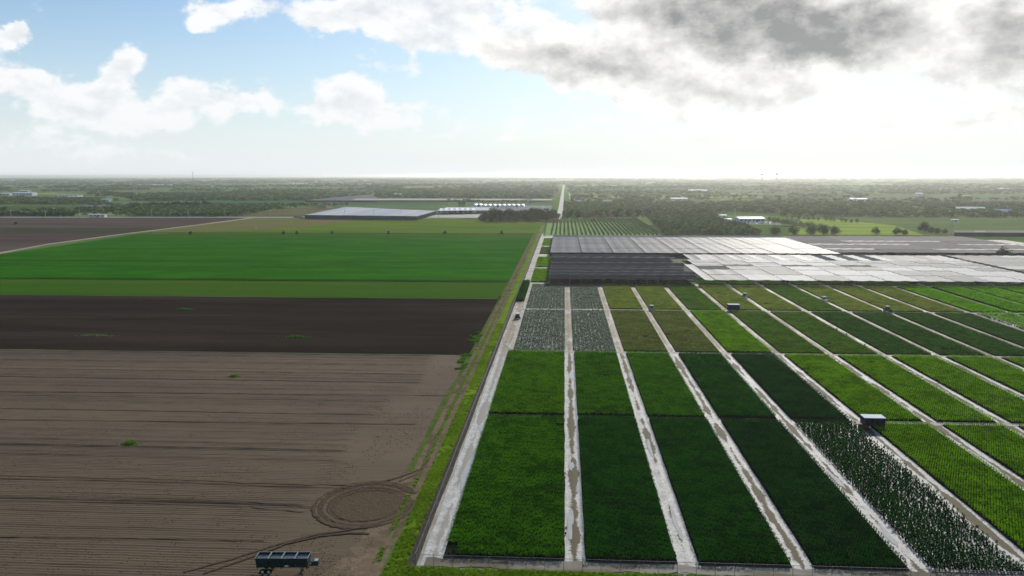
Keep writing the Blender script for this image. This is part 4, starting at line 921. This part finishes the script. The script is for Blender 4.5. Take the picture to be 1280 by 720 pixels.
# ================================================================== BUILDINGS
WHITEW = mat('white_wall', (.70, .69, .66), (.60, .59, .56), .4, .8); WHITER = mat('white_metal_roof', (.60, .62, .64), (.52, .55, .58), .2, .6, .15); GREYR = mat('grey_metal_roof', (.30, .31, .34), (.25, .26, .28), .2, .6, .15)
BLUEW = mat('light_blue_wall', (.34, .48, .62), (.28, .42, .55), .2, .7); REDR = mat('terracotta_roof', (.36, .13, .08), (.28, .10, .06), .6, .9); GLASS = mat('dark_window', (.03, .035, .04), (.05, .055, .06), 1, .15, .6); TANW = mat('tan_wall', (.42, .34, .25), (.36, .29, .21), .4, .9)
def building(name, label, px, py, w, d, h, wall, roof, rz=0.0, pitch=.18, cat='building', nwin=4, doors=1):
    p = G(px, py); r = thing(name, label, cat, p, rz); MB().box(-w / 2, w / 2, 0, d, 0, h).build('wall', wall, r); o = .5; rh = d * pitch; R_ = MB()
    R_.add([(-w / 2 - o, -o, h), (w / 2 + o, -o, h), (w / 2 + o, d + o, h), (-w / 2 - o, d + o, h), (-w / 2 - o, d / 2, h + rh), (w / 2 + o, d / 2, h + rh),
            (-w / 2 - o, -o, h - .2), (w / 2 + o, -o, h - .2), (w / 2 + o, d + o, h - .2), (-w / 2 - o, d + o, h - .2)],
           [(0, 1, 5, 4), (2, 3, 4, 5), (3, 0, 4), (1, 2, 5), (6, 7, 1, 0), (7, 8, 2, 1), (8, 9, 3, 2), (9, 6, 0, 3), (9, 8, 7, 6)]); R_.build('roof', roof, r)
    for i in range(nwin):
        x = -w / 2 + w * (i + .5) / nwin; wd = min(1.6, w / nwin * .4); f = MB().box(x - wd - .12, x + wd + .12, -.08, -.01, h * .38, h * .78).build('window', WHITEW if wall is not WHITEW else GREYR, r); MB().box(x - wd, x + wd, -.14, -.09, h * .42, h * .74).build('pane', GLASS, f)
    for i in range(doors):
        x = -w / 2 + w * (i + 1) / (doors + 1) + 1.0; MB().box(x - 1.1, x + 1.1, -.10, -.015, 0, min(h * .7, 3.0)).build('door', DARKDOOR, r)
    return r
building('warehouse', 'wide building with white roof and light blue wall behind the orchard', 940, 278.2, 34, 22, 5.2, BLUEW, WHITER, .12, .09, nwin=6, doors=2)
building('shed', 'low white shed left of the blue walled building', 909, 277, 12, 8, 3.2, WHITEW, WHITER, .1, .12, 'shed', 2)
building('shed', 'small pale shed far left of the blue walled building', 904, 271.6, 10, 7, 3, WHITEW, GREYR, 0, .12, 'shed', 2)
building('warehouse', 'long white barn roof among trees at the right', 1214, 265.6, 42, 16, 6, WHITEW, WHITER, -.18, .2, nwin=6)
building('house', 'white roofed house among dark trees near the right edge', 1256, 268.4, 24, 14, 4.5, WHITEW, WHITER, .1, .3, 'house', 5)
building('shed', 'tiny white shed in the wood right of centre', 1144.5, 263.2, 8, 7, 5, WHITEW, WHITER, .2, .3, 'shed', 2); building('shed', 'little pale hut below the wood at the right', 1186.5, 268.4, 6, 5, 4.5, WHITEW, WHITER, .2, .3, 'shed', 1)
building('shed', 'low pale tent-like shed on the dusty field', 1194, 277, 9, 5, 2.2, WHITEW, WHITER, 0, .2, 'shed', 2)
building('shed', 'small blue-white hut at the field edge behind the taupe roof', 1226, 294.2, 9, 6, 3.4, BLUEW, WHITER, 0, .15, 'shed', 2)
building('warehouse', 'white warehouse faint in the haze right of centre', 1074, 252.0, 38, 24, 6, WHITEW, WHITER, 0, .08, nwin=6); building('warehouse', 'flat pale roof in the haze below the faint white warehouse', 1098, 262.0, 44, 18, 4, WHITEW, GREYR, 0, .06, nwin=6)
building('warehouse', 'grey roofed barn on the field edge above the orchard', 849, 251.0, 40, 18, 5, WHITEW, GREYR, 0, .14, nwin=6)
building('house', 'red roofed house deep in the wood right of the road', 785, 247.0, 30, 16, 4.5, TANW, REDR, 0, .22, 'house', 4); building('house', 'pale house in the wood left of the grey barn', 760, 253.6, 22, 12, 4.5, WHITEW, GREYR, 0, .2, 'house', 4); building('house', 'second pale house in the wood, near the road', 724, 254.2, 20, 12, 4.5, BLUEW, GREYR, 0, .2, 'house', 4)
building('house', 'pair-like pale roofs far in the haze right of the yellow field', 868, 240.2, 40, 20, 6, WHITEW, WHITER, 0, .2, 'house', 4); building('house', 'faint pale roof beside the hazy pair', 877, 240.4, 40, 20, 6, WHITEW, WHITER, 0, .2, 'house', 4)
building('shed', 'low red roofed stable at the foot of the road trees', 692, 277.4, 14, 6, 3.2, TANW, REDR, 0, .2, 'stable', 3); building('shed', 'low red roofed stable behind the young orchard, left one', 741, 275.6, 9, 5, 3, TANW, REDR, 0, .2, 'stable', 2); building('shed', 'low red roofed stable behind the young orchard, right one', 762, 274.8, 10, 5, 3, TANW, REDR, 0, .2, 'stable', 2)
building('house', 'white house left of the straight road end of the hoop row', 682.5, 263.4, 10, 8, 5, WHITEW, WHITER, .3, .3, 'house', 2); building('shed', 'white shed among low trees right of the hoop rows', 660.5, 252.8, 16, 10, 5, WHITEW, WHITER, 0, .3, 'shed', 2)
building('warehouse', 'long white shed at the far left behind the dark hedge', 28, 244.6, 66, 26, 9, WHITEW, WHITER, 0, .08, nwin=6); building('warehouse', 'white shed with pale yellow gable end at the left', 29, 243.0, 30, 22, 13, TANW, WHITER, 0, .08, nwin=4); building('warehouse', 'flat white shed at the left edge', 4, 244.6, 40, 22, 7, WHITEW, WHITER, 0, .08, nwin=4)
building('warehouse', 'long grey roofed shed right of the white sheds at the left', 82, 246.6, 70, 30, 6, WHITEW, GREYR, 0, .06, nwin=6); building('shed', 'small white shed in front of the long grey roof', 88, 247.6, 20, 10, 4, WHITEW, WHITER, 0, .1, 'shed', 3)
building('shed', 'white and blue low shed among the hedge trees at the left', 121, 271.6, 24, 7, 4, WHITEW, WHITER, 0, .15, 'shed', 4); building('shed', 'pale blue roofed shed in the left distance', 130, 252, 24, 14, 5, BLUEW, FARCLOTH, 0, .15, 'shed', 3)
building('shed', 'bright white shed below the left field', 66, 262.6, 12, 6, 3, WHITEW, WHITER, 0, .1, 'shed', 2); building('house', 'white house behind the far pale roof edge', 496.5, 246.4, 24, 16, 7, WHITEW, WHITER, 0, .2, 'house', 4)
building('warehouse', 'pale glasshouse streak far left near the horizon', 186, 232.4, 260, 60, 7, WHITEW, WHITER, 0, .03, nwin=8); building('warehouse', 'white shed speck left of centre near the horizon', 374, 231.4, 40, 24, 10, WHITEW, WHITER, 0, .1, nwin=4); building('warehouse', 'white shed speck at the far left near the horizon', 9, 227.2, 110, 50, 16, WHITEW, WHITER, 0, .05, nwin=4); building('warehouse', 'second white speck near the horizon left of centre', 364, 231.0, 30, 24, 10, WHITEW, WHITER, 0, .1, nwin=4)
building('warehouse', 'pale streak of roof on the right horizon', 1148, 224.4, 130, 60, 12, WHITEW, WHITER, 0, .05, nwin=4); building('warehouse', 'pale shed on the light field at the far right', 1255, 238.2, 46, 24, 7, WHITEW, WHITER, 0, .1, nwin=4); building('warehouse', 'yellowish shed right of the lone tree on the light field', 1207, 247.0, 26, 14, 5, TANW, mat('yellow_roof', (.5, .46, .2), (.42, .38, .16), .2), 0, .1, nwin=3); building('warehouse', 'white roof on the light field at the right', 1149.5, 244.6, 20, 14, 6, WHITEW, WHITER, 0, .2, nwin=3)
building('warehouse', 'faint white roof beyond the yellow field right of the road', 813, 230.2, 60, 30, 10, WHITEW, WHITER, 0, .05, nwin=4); building('warehouse', 'dim white roof beyond the yellow field left of the road', 596, 229.2, 60, 30, 10, WHITEW, GREYR, 0, .05, nwin=4)
tree(1199, 251.6, 22, 'lone tall tree on the light field at the right', 0, None, .6)
# soil heap beside the blue-grey shade house
p = G(404, 260.4); mb = MB(); n, m_ = 28, 7; vs = [(0, 0, 9.0)]
for j in range(1, m_ + 1):
    for i in range(n): a = 2 * math.pi * i / n; q = j / m_; vs.append((q * 20 * math.cos(a) * (1 + .15 * math.sin(3 * a)), q * 14 * math.sin(a), max(0, 9.0 * (math.cos(q * math.pi) * .5 + .5) + .5 * math.sin(5 * a + j))if j < m_ else 0))
fs = [(0, 1 + i, 1 + (i + 1) % n) for i in range(n)] + [(1 + (j - 1) * n + i, 1 + j * n + i, 1 + j * n + (i + 1) % n, 1 + (j - 1) * n + (i + 1) % n) for j in range(1, m_) for i in range(n)]
tag(mb.add(vs, fs).build('soil_heap', mat('heap_soil', (.30, .21, .13), (.22, .16, .10), .3, .95), loc=(p.x, p.y, 0)), 'tan soil heap beside the blue-grey shade house', 'soil heap')

# ================================================================== POLES, TOWERS, MAST
WOODP = mat('pale_concrete_pole', (.55, .54, .52), (.45, .44, .42), .5, .9)
pm = MB().tube((0, 0, 0), (0, 0, 12.5), .34, .22, 7).mesh('pole', WOODP); cm = MB().box(-1.4, 1.4, -.09, .09, 10.3, 10.5).mesh('crossarm', WOODP); im = MB()
for x in (-1.25, 0, 1.25): im.tube((x, 0, 10.5), (x, 0, 10.85), .08, .05, 6)
POLEX = [-32, 14, 57, 100, 145, 190, 235.5, 281.5, 338.5, 382.5, 431, 467, 500.5, 548, 600]
for i, x in enumerate(POLEX):
    p = G(x, 272.2); r = thing('utility_pole', '%s utility pole from the left edge along the pale road' % NTH[max(0, i - 1)] if i else 'utility pole just outside the left edge', 'utility pole', p, .05, 'utility poles along the road')
    link('pole', pm, r); link('crossarm', cm, r)
    for xx in (-1.25, 0, 1.25): link('insulator', im.mesh('insulator', WHITEW) if i == 0 and xx == -1.25 else bpy.data.meshes['insulator'], r)
for i, (px, py, hgt, lab) in enumerate(((1191, 292, 11, 'grey pole at the corner of the taupe roof'), (918.5, 272, 11, 'thin pole left of the blue walled building'), (974, 271, 9, 'thin pole in the field behind the blue walled building'), (781, 271.5, 11, 'thin pole above the young orchard'), (320, 287, 5, 'short white marker post on the pasture'))):
    r = thing('utility_pole', lab, 'utility pole', G(px, py), 0); link('pole', pm, r).scale = (1, 1, hgt / 11.5)
    if hgt > 6: link('crossarm', cm, r).location.z = hgt - 11.5
def water_tower(px, dist, h, label):
    d = pix_dir(px, 219.5); p = Vector((d.x / d.y * dist, dist, 0)); r = thing('water_tower', label, 'water tower', p); tm = MB(); prof = [(2, h - 13), (9, h - 10), (11, h - 6), (9.5, h - 2), (4, h), (0.1, h + .6)]; n = 14; vs = []; fs = []
    for (rr, z) in prof:
        for i in range(n): vs.append((rr * math.cos(6.2832 * i / n), rr * math.sin(6.2832 * i / n), z))
    for j in range(len(prof) - 1):
        for i in range(n): fs.append((j * n + i, j * n + (i + 1) % n, (j + 1) * n + (i + 1) % n, (j + 1) * n + i))
    tm.add(vs, fs).build('tank', GREYR, r, True); MB().tube((0, 0, 0), (0, 0, h - 12), 3.0, 2.2, 10).build('stem', GREYR, r)
water_tower(952.5, 5200, 70, 'left water tower on the horizon'); water_tower(971, 5200, 71.5, 'right water tower on the horizon')
d = pix_dir(241, 219.5); r = thing('radio_mast', 'thin lattice radio mast on the left horizon', 'mast', Vector((d.x / d.y * 2600, 2600, 0))); mb = MB()
for a in range(3): mb.tube((1.2 * math.cos(a * 2.094), 1.2 * math.sin(a * 2.094), 0), (.5 * math.cos(a * 2.094), .5 * math.sin(a * 2.094), 76), .22, .18, 4)
mb.build('mast_legs', GREYR, r); mb = MB()
for z in range(2, 73, 4):
    k = 1.2 - .7 * z / 76
    for a in range(3): mb.tube((k * math.cos(a * 2.094), k * math.sin(a * 2.094), z), (k * math.cos((a + 1) * 2.094), k * math.sin((a + 1) * 2.094), z + 2), .1, .1, 3)
mb.build('lattice', GREYR, r)

# ================================================================== CHAIN-LINK FENCE
b = NB('chain_link_fabric'); b.done((.22, .225, .23), .6, .2, .2); tr = b.N.new('ShaderNodeBsdfTransparent'); mx = b.N.new('ShaderNodeMixShader'); mx.inputs[0].default_value = .09
b.L.new(tr.outputs[0], mx.inputs[1]); b.L.new(b.b.outputs[0], mx.inputs[2]); b.L.new(mx.outputs[0], b.out.inputs[0]); LINKM = b.m
FSTEEL = mat('fence_steel', (.12, .125, .13), (.16, .165, .17), 1, .6, .2)
FPM = MB().tube((0, 0, 0), (0, 0, 2.12), .04, .04, 6).mesh('post', FSTEEL); CPM = MB().tube((0, 0, 0), (0, 0, 2.25), .07, .07, 8).mesh('corner_post', FSTEEL)
def fence(label, x0, y0, x1, y1, step=2.95):
    L_ = math.hypot(x1 - x0, y1 - y0); r = thing('chain_link_fence', label, 'fence', (x0, y0, .05), math.atan2(y1 - y0, x1 - x0)); n = round(L_ / step)
    for i in range(n + 1): link('post' if 0 < i < n else 'corner_post', FPM if 0 < i < n else CPM, r, (L_ * i / n, 0, 0))
    MB().tube((0, 0, 2.07), (L_, 0, 2.07), .03, .03, 5).build('top_rail', FSTEEL, r); MB().tube((0, 0, .06), (L_, 0, .06), .012, .012, 4).build('tension_wire', FSTEEL, r)
    MB().add([(0, .05, .06), (L_, .05, .06), (L_, .05, 2.05), (0, .05, 2.05)], [(0, 1, 2, 3)]).build('wire_mesh', LINKM, r)
fence('chain-link fence along the front of the nursery blocks', -23.3, 119.2, 92, 119.2)
fence('chain-link fence running back beside the ditch', -23.3, 119.5, -23.6, 452)

# ================================================================== VEHICLES
BINM = mat('dark_green_steel', (.007, .024, .026), (.013, .036, .037), 1.5, .5, .3); BINRIM = mat('worn_pale_rim', (.26, .32, .31), (.12, .18, .18), 2, .5, .5); TYRE = mat('tyre_rubber', (.014, .014, .014), (.022, .022, .021), 3, .8); RIM = mat('pale_rim', (.45, .47, .50), (.38, .40, .43), 2, .4, .5, metal=.3)
NETM = mat('grey_net', (.22, .25, .30), (.12, .14, .18), 3, .7, stretch=(1, 4, 1)); NAVY = mat('navy_panel', (.009, .014, .026), (.016, .021, .034), .6, .7, .08); WROOF = mat('white_panel', (.74, .75, .77), (.66, .67, .69), .8, .5)
def wheel(parent, x, y, r, w, axis='y'):
    o = link('wheel', None, parent, (x, y, r)); key = 'wheel_%.2f' % r
    if key not in bpy.data.meshes:
        n = 16; vs = []; fs = []; prof = [(r * .58, -w / 2), (r * .92, -w / 2), (r, -w * .3), (r, w * .3), (r * .92, w / 2), (r * .58, w / 2)]
        for (q, yy) in prof:
            for i in range(n): vs.append((q * math.cos(6.2832 * i / n), yy, q * math.sin(6.2832 * i / n)))
        for j in range(len(prof)):
            for i in range(n): j2 = (j + 1) % len(prof); fs.append((j * n + i, j * n + (i + 1) % n, j2 * n + (i + 1) % n, j2 * n + i))
        MB().add(vs, fs).mesh(key, TYRE); MB().tube((0, -w * .42, 0), (0, w * .42, 0), r * .58, r * .58, 14).mesh(key + '_rim', RIM)
    link('tyre', bpy.data.meshes[key], o); link('rim', bpy.data.meshes[key + '_rim'], o); return o
# bin trailer at the bottom of the tilled field
pL = G(318, 719.5); pR = G(397, 719.5)
LEN = pR.x - pL.x; sc_ = LEN / 10.2
tr_ = thing('bin_trailer', 'dark green harvest trailer with four open bins on the tilled field', 'trailer', (pL.x, pL.y + 1.1, .12), math.atan2(pR.y - pL.y, pR.x - pL.x)); tr_.scale = (sc_,) * 3
MB().box(.2, 8.6, -.55, -.40, .95, 1.15).box(.2, 8.6, .40, .55, .95, 1.15).box(.3, .45, -.9, .9, .93, 1.13).box(4.2, 4.35, -.9, .9, .93, 1.13).box(8.3, 8.45, -.9, .9, .93, 1.13).build('chassis', BINM, tr_)
for i in range(4):
    x0 = .15 + i * 2.14; w = 2.05; bo = link('bin', None, tr_, (x0, 0, 1.17)); t = .05; hb = 1.62; ln = .10
    def slab(m, a, b2): pass
    wl = MB(); A = [(ln, -.95), (w - ln, -.95), (w - ln, .95), (ln, .95)]; B_ = [(0, -1.1), (w, -1.1), (w, 1.1), (0, 1.1)]; A2 = [(ln + t, -.95 + t), (w - ln - t, -.95 + t), (w - ln - t, .95 - t), (ln + t, .95 - t)]; B2 = [(t, -1.1 + t), (w - t, -1.1 + t), (w - t, 1.1 - t), (t, 1.1 - t)]
    wl.add([(*q, 0) for q in A] + [(*q, hb) for q in B_] + [(*q, .06) for q in A2] + [(*q, hb) for q in B2],
           [(3, 2, 1, 0)] + [(k, (k + 1) % 4, 4 + (k + 1) % 4, 4 + k) for k in range(4)] + [(4 + k, 4 + (k + 1) % 4, 12 + (k + 1) % 4, 12 + k) for k in range(4)] + [(8 + (k + 1) % 4, 8 + k, 12 + k, 12 + (k + 1) % 4) for k in range(4)] + [(8, 9, 10, 11)]); wl.build('bin_shell', BINM, bo)
    MB().box(-.03, w + .03, -1.14, -1.06, hb, hb + .07).box(-.03, w + .03, 1.06, 1.14, hb, hb + .07).box(-.03, .05, -1.06, 1.06, hb, hb + .07).box(w - .05, w + .03, -1.06, 1.06, hb, hb + .07).build('rim_frame', BINRIM, bo)
    nm = MB()
    for k in range(6): nm.box(.1, w - .1, -.95 + k * .34, -.95 + k * .34 + .16, hb - .30, hb - .27)
    nm.build('net_cover', NETM, bo); rb = MB()
    for k in range(4): rb.box(.25 + k * .5, .31 + k * .5, -1.12, -1.03, .3, hb - .05)
    rb.build('side_ribs', BINM, bo)
for x in (1.25, 2.25):
    for y in (-.98, .98): wheel(tr_, x, y, .47, .34)
MB().box(8.6, 9.5, -.12, .12, 1.0, 1.25).box(9.0, 10.1, -.5, .5, 1.25, 1.95).build('gooseneck', BINM, tr_); MB().box(9.45, 10.05, -.42, .42, 1.96, 2.06).build('hitch_plate', BINRIM, tr_); 
for y in (-.6, .6): MB().box(7.3, 7.45, y - .07, y + .07, .08, 1.0).box(7.2, 7.55, y - .16, y + .16, 0, .08).build('landing_leg', BINM, tr_)
MB().box(4.9, 5.5, -1.19, -1.10, 1.45, 1.62).build('plate', WROOF, tr_)

def box_trailer(px, py, w, d, h, label, rz=0.0, roof=WROOF, clearance=.75, group=None):
    p = G(px, py); r = thing('box_trailer', label, 'trailer', (p.x, p.y, .15), rz, group); MB().box(-w / 2, w / 2, 0, d, clearance, h).build('body', NAVY, r)
    MB().box(-w / 2 - .12, w / 2 + .12, -.12, d + .12, h, h + .12).build('roof', roof, r)
    f = MB()
    for i in range(5): x = -w / 2 + w * i / 4; f.box(x - .04, x + .04, -.05, -.005, clearance, h - .02)
    f.build('wall_ribs', DARKSTEEL, r); MB().box(-w / 2 + .2, w / 2 - .2, .4, d - .4, clearance - .2, clearance - .01).build('chassis', DARKSTEEL, r)
    MB().box(-w / 2 - 1.3, -w / 2 - .0, d / 2 - .08, d / 2 + .08, clearance - .2, clearance - .06).build('drawbar', DARKSTEEL, r)
    for x in (-w * .3, w * .3):
        for y in (.2, d - .2): wheel(r, x, y, .38, .26)
    return r
box_trailer(1093, 537.2, 4.9, 2.9, 2.75, 'dark navy box trailer with white roof at the crossing of the front blocks')
box_trailer(917.5, 389.6, 5.0, 2.8, 3.0, 'small dark box trailer with white roof between the third and back rows')
for i, (x, w) in enumerate(((748.5, 3.4), (797, 3.3), (825.3, 3.0), (982, 3.4), (1061.5, 3.4), (1142.5, 3.6), (1225, 3.4), (1275, 4.0))):
    box_trailer(x, 355.9, w, 2.4, 3.0, '%s dark box trailer from the left under the shade house edge' % NTH[i], 0, NAVY, .45, 'dark boxes along the shade house edge')
BLUEP = mat('faded_blue_paint', (.25, .34, .44), (.18, .26, .35), 2, .5); REDP = mat('red_paint', (.20, .05, .035), (.15, .04, .03), 2, .6); GREENP = mat('dark_green_paint', (.02, .05, .03), (.03, .07, .04), 2, .5)
def cart(px, py, label, body, top, rz=0.0, s=1.0):
    p = G(px, py); r = thing('utility_cart', label, 'cart', (p.x, p.y, .14), rz); r.scale = (s,) * 3
    MB().box(-.65, .65, -1.3, 1.3, .42, .85).box(-.6, .6, -1.45, -.85, .86, 1.05).build('body', body, r); MB().box(-.68, .68, -.75, .75, 1.92, 2.0).build('canopy', top, r)
    for x in (-.6, .6):
        for y in (-.7, .7): MB().tube((x, y, .86), (x, y, 1.92), .035, .035, 5).build('canopy_post', DARKSTEEL, r)
    MB().box(-.55, .55, -.25, .25, .86, 1.1).box(-.55, .55, .2, .32, 1.1, 1.5).build('seat', DARKSTEEL, r); MB().box(-.6, .6, .5, 1.28, .86, 1.15).build('cargo_bed', body, r)
    for x in (-.62, .62):
        for y in (-.9, .9): wheel(r, x, y, .32, .24)
    return r
cart(647, 398.6, 'dark utility cart with white canopy on the bare corner by the ditch', NAVY, WROOF, .2, 1.25)
cart(931, 372.6, 'pale blue cart with white canopy on a path in the back row', BLUEP, WROOF, .3, 1.25); cart(1030, 377.4, 'white cart on the path right of the pale blue cart', WROOF, WROOF, .4, 1.3)
cart(1078.5, 537.0, 'low cart with red body hitched left of the navy box trailer', REDP, DARKSTEEL, 1.2, .9); cart(814.5, 388.0, 'small blue cart with pale canopy at the cross path', BLUEP, WROOF, .1, 1.15)
cart(1269, 356, 'white cart among dark boxes at the right end of the shade house edge', WROOF, WROOF, 1.3, 1.5); cart(1265, 320.6, 'red and white cart beside the single round tree', REDP, WROOF, 1.3, 1.7)
def tractor(px, py, label, s=1.0, rz=0.0):
    p = G(px, py); r = thing('tractor', label, 'tractor', (p.x, p.y, .14), rz); r.scale = (s,) * 3
    MB().box(-.4, .4, -1.9, -.1, .7, 1.4).build('hood', GREENP, r); MB().box(-.55, .55, -.1, 1.2, .75, 1.3).build('body', GREENP, r); MB().box(-.7, .7, -.15, 1.25, 2.5, 2.62).build('cab_roof', WROOF, r)
    MB().box(-.58, .58, -.02, 1.12, 1.32, 2.48).build('cab_glass', GLASS, r); MB().tube((.3, -1.2, 1.4), (.3, -1.2, 2.2), .05, .05, 6).build('exhaust', DARKSTEEL, r)
    for x in (-.85, .85): wheel(r, x, .75, .8, .42)
    for x in (-.65, .65): wheel(r, x, -1.4, .48, .3)
    return r
tractor(1110, 391.4, 'dark tractor with pale cab roof parked where the back-row path meets the cross path', 1.15, .2)
tractor(20, 280.6, 'dark tractor working far out on the left reddish field', 1.5, 1.3)
# irrigation sprays and white labels are left as pale wet leaves; parked cars by the blue walled building
CARM = [mat('car_%s' % n, c, tuple(v * .8 for v in c), 1, .3, .5) for n, c in (('white', (.6, .6, .6)), ('dark', (.03, .03, .035)), ('silver', (.35, .36, .38)), ('maroon', (.16, .03, .03)))]
def car(px, py, label, m, rz):
    p = G(px, py); r = thing('parked_car', label, 'car', (p.x, p.y, .08), rz, 'cars by the blue walled building'); n = 2.2
    B_ = MB(); pr = [(-2.2, .35), (-2.2, .85), (-1.4, .95), (-.8, 1.45), (.9, 1.45), (1.6, .98), (2.2, .85), (2.2, .35)]; k = len(pr); B_.add([(x, -.85, z) for x, z in pr] + [(x, .85, z) for x, z in pr], [tuple(range(k)), tuple(range(2 * k - 1, k - 1, -1))] + [(i, k + i, k + (i + 1) % k, (i + 1) % k) for i in range(k)]); B_.build('body', m, r)
    MB().box(-.75, .85, -.87, .87, 1.0, 1.36).build('window', GLASS, r)
    for x in (-1.35, 1.35):
        for y in (-.8, .8): wheel(r, x, y, .33, .22)
for i in range(10): car(922 + i * 4.4, 278.9 + i * .12, '%s parked car from the left in front of the blue walled building' % NTH[i], CARM[(i * 7) % 4], random.uniform(-.4, 1.8))
pxpoly('car_park', [(905, 279.6), (978, 281.2), (972, 276.6), (912, 275.6)], .10, mat('gravel_yard', (.34, .32, .29), (.26, .24, .21), .2))

# ================================================================== HAZE
hz = MB().box(-46500, 46500, -700, 46500, -1.0, 78.0).build('haze', None)
hm = bpy.data.materials.new('haze_air'); hm.use_nodes = True; nt = hm.node_tree
for n in list(nt.nodes):
    if n.type == 'BSDF_PRINCIPLED': nt.nodes.remove(n)
pv = nt.nodes.new('ShaderNodeVolumePrincipled'); pv.inputs['Color'].default_value = (.97, .965, .945, 1); pv.inputs['Density'].default_value = 6.2e-5; pv.inputs['Anisotropy'].default_value = .74
nt.links.new(pv.outputs[0], nt.nodes['Material Output'].inputs['Volume']); hz.data.materials.append(hm)
tag(hz, 'pale haze over the plain', 'haze', kind='stuff')
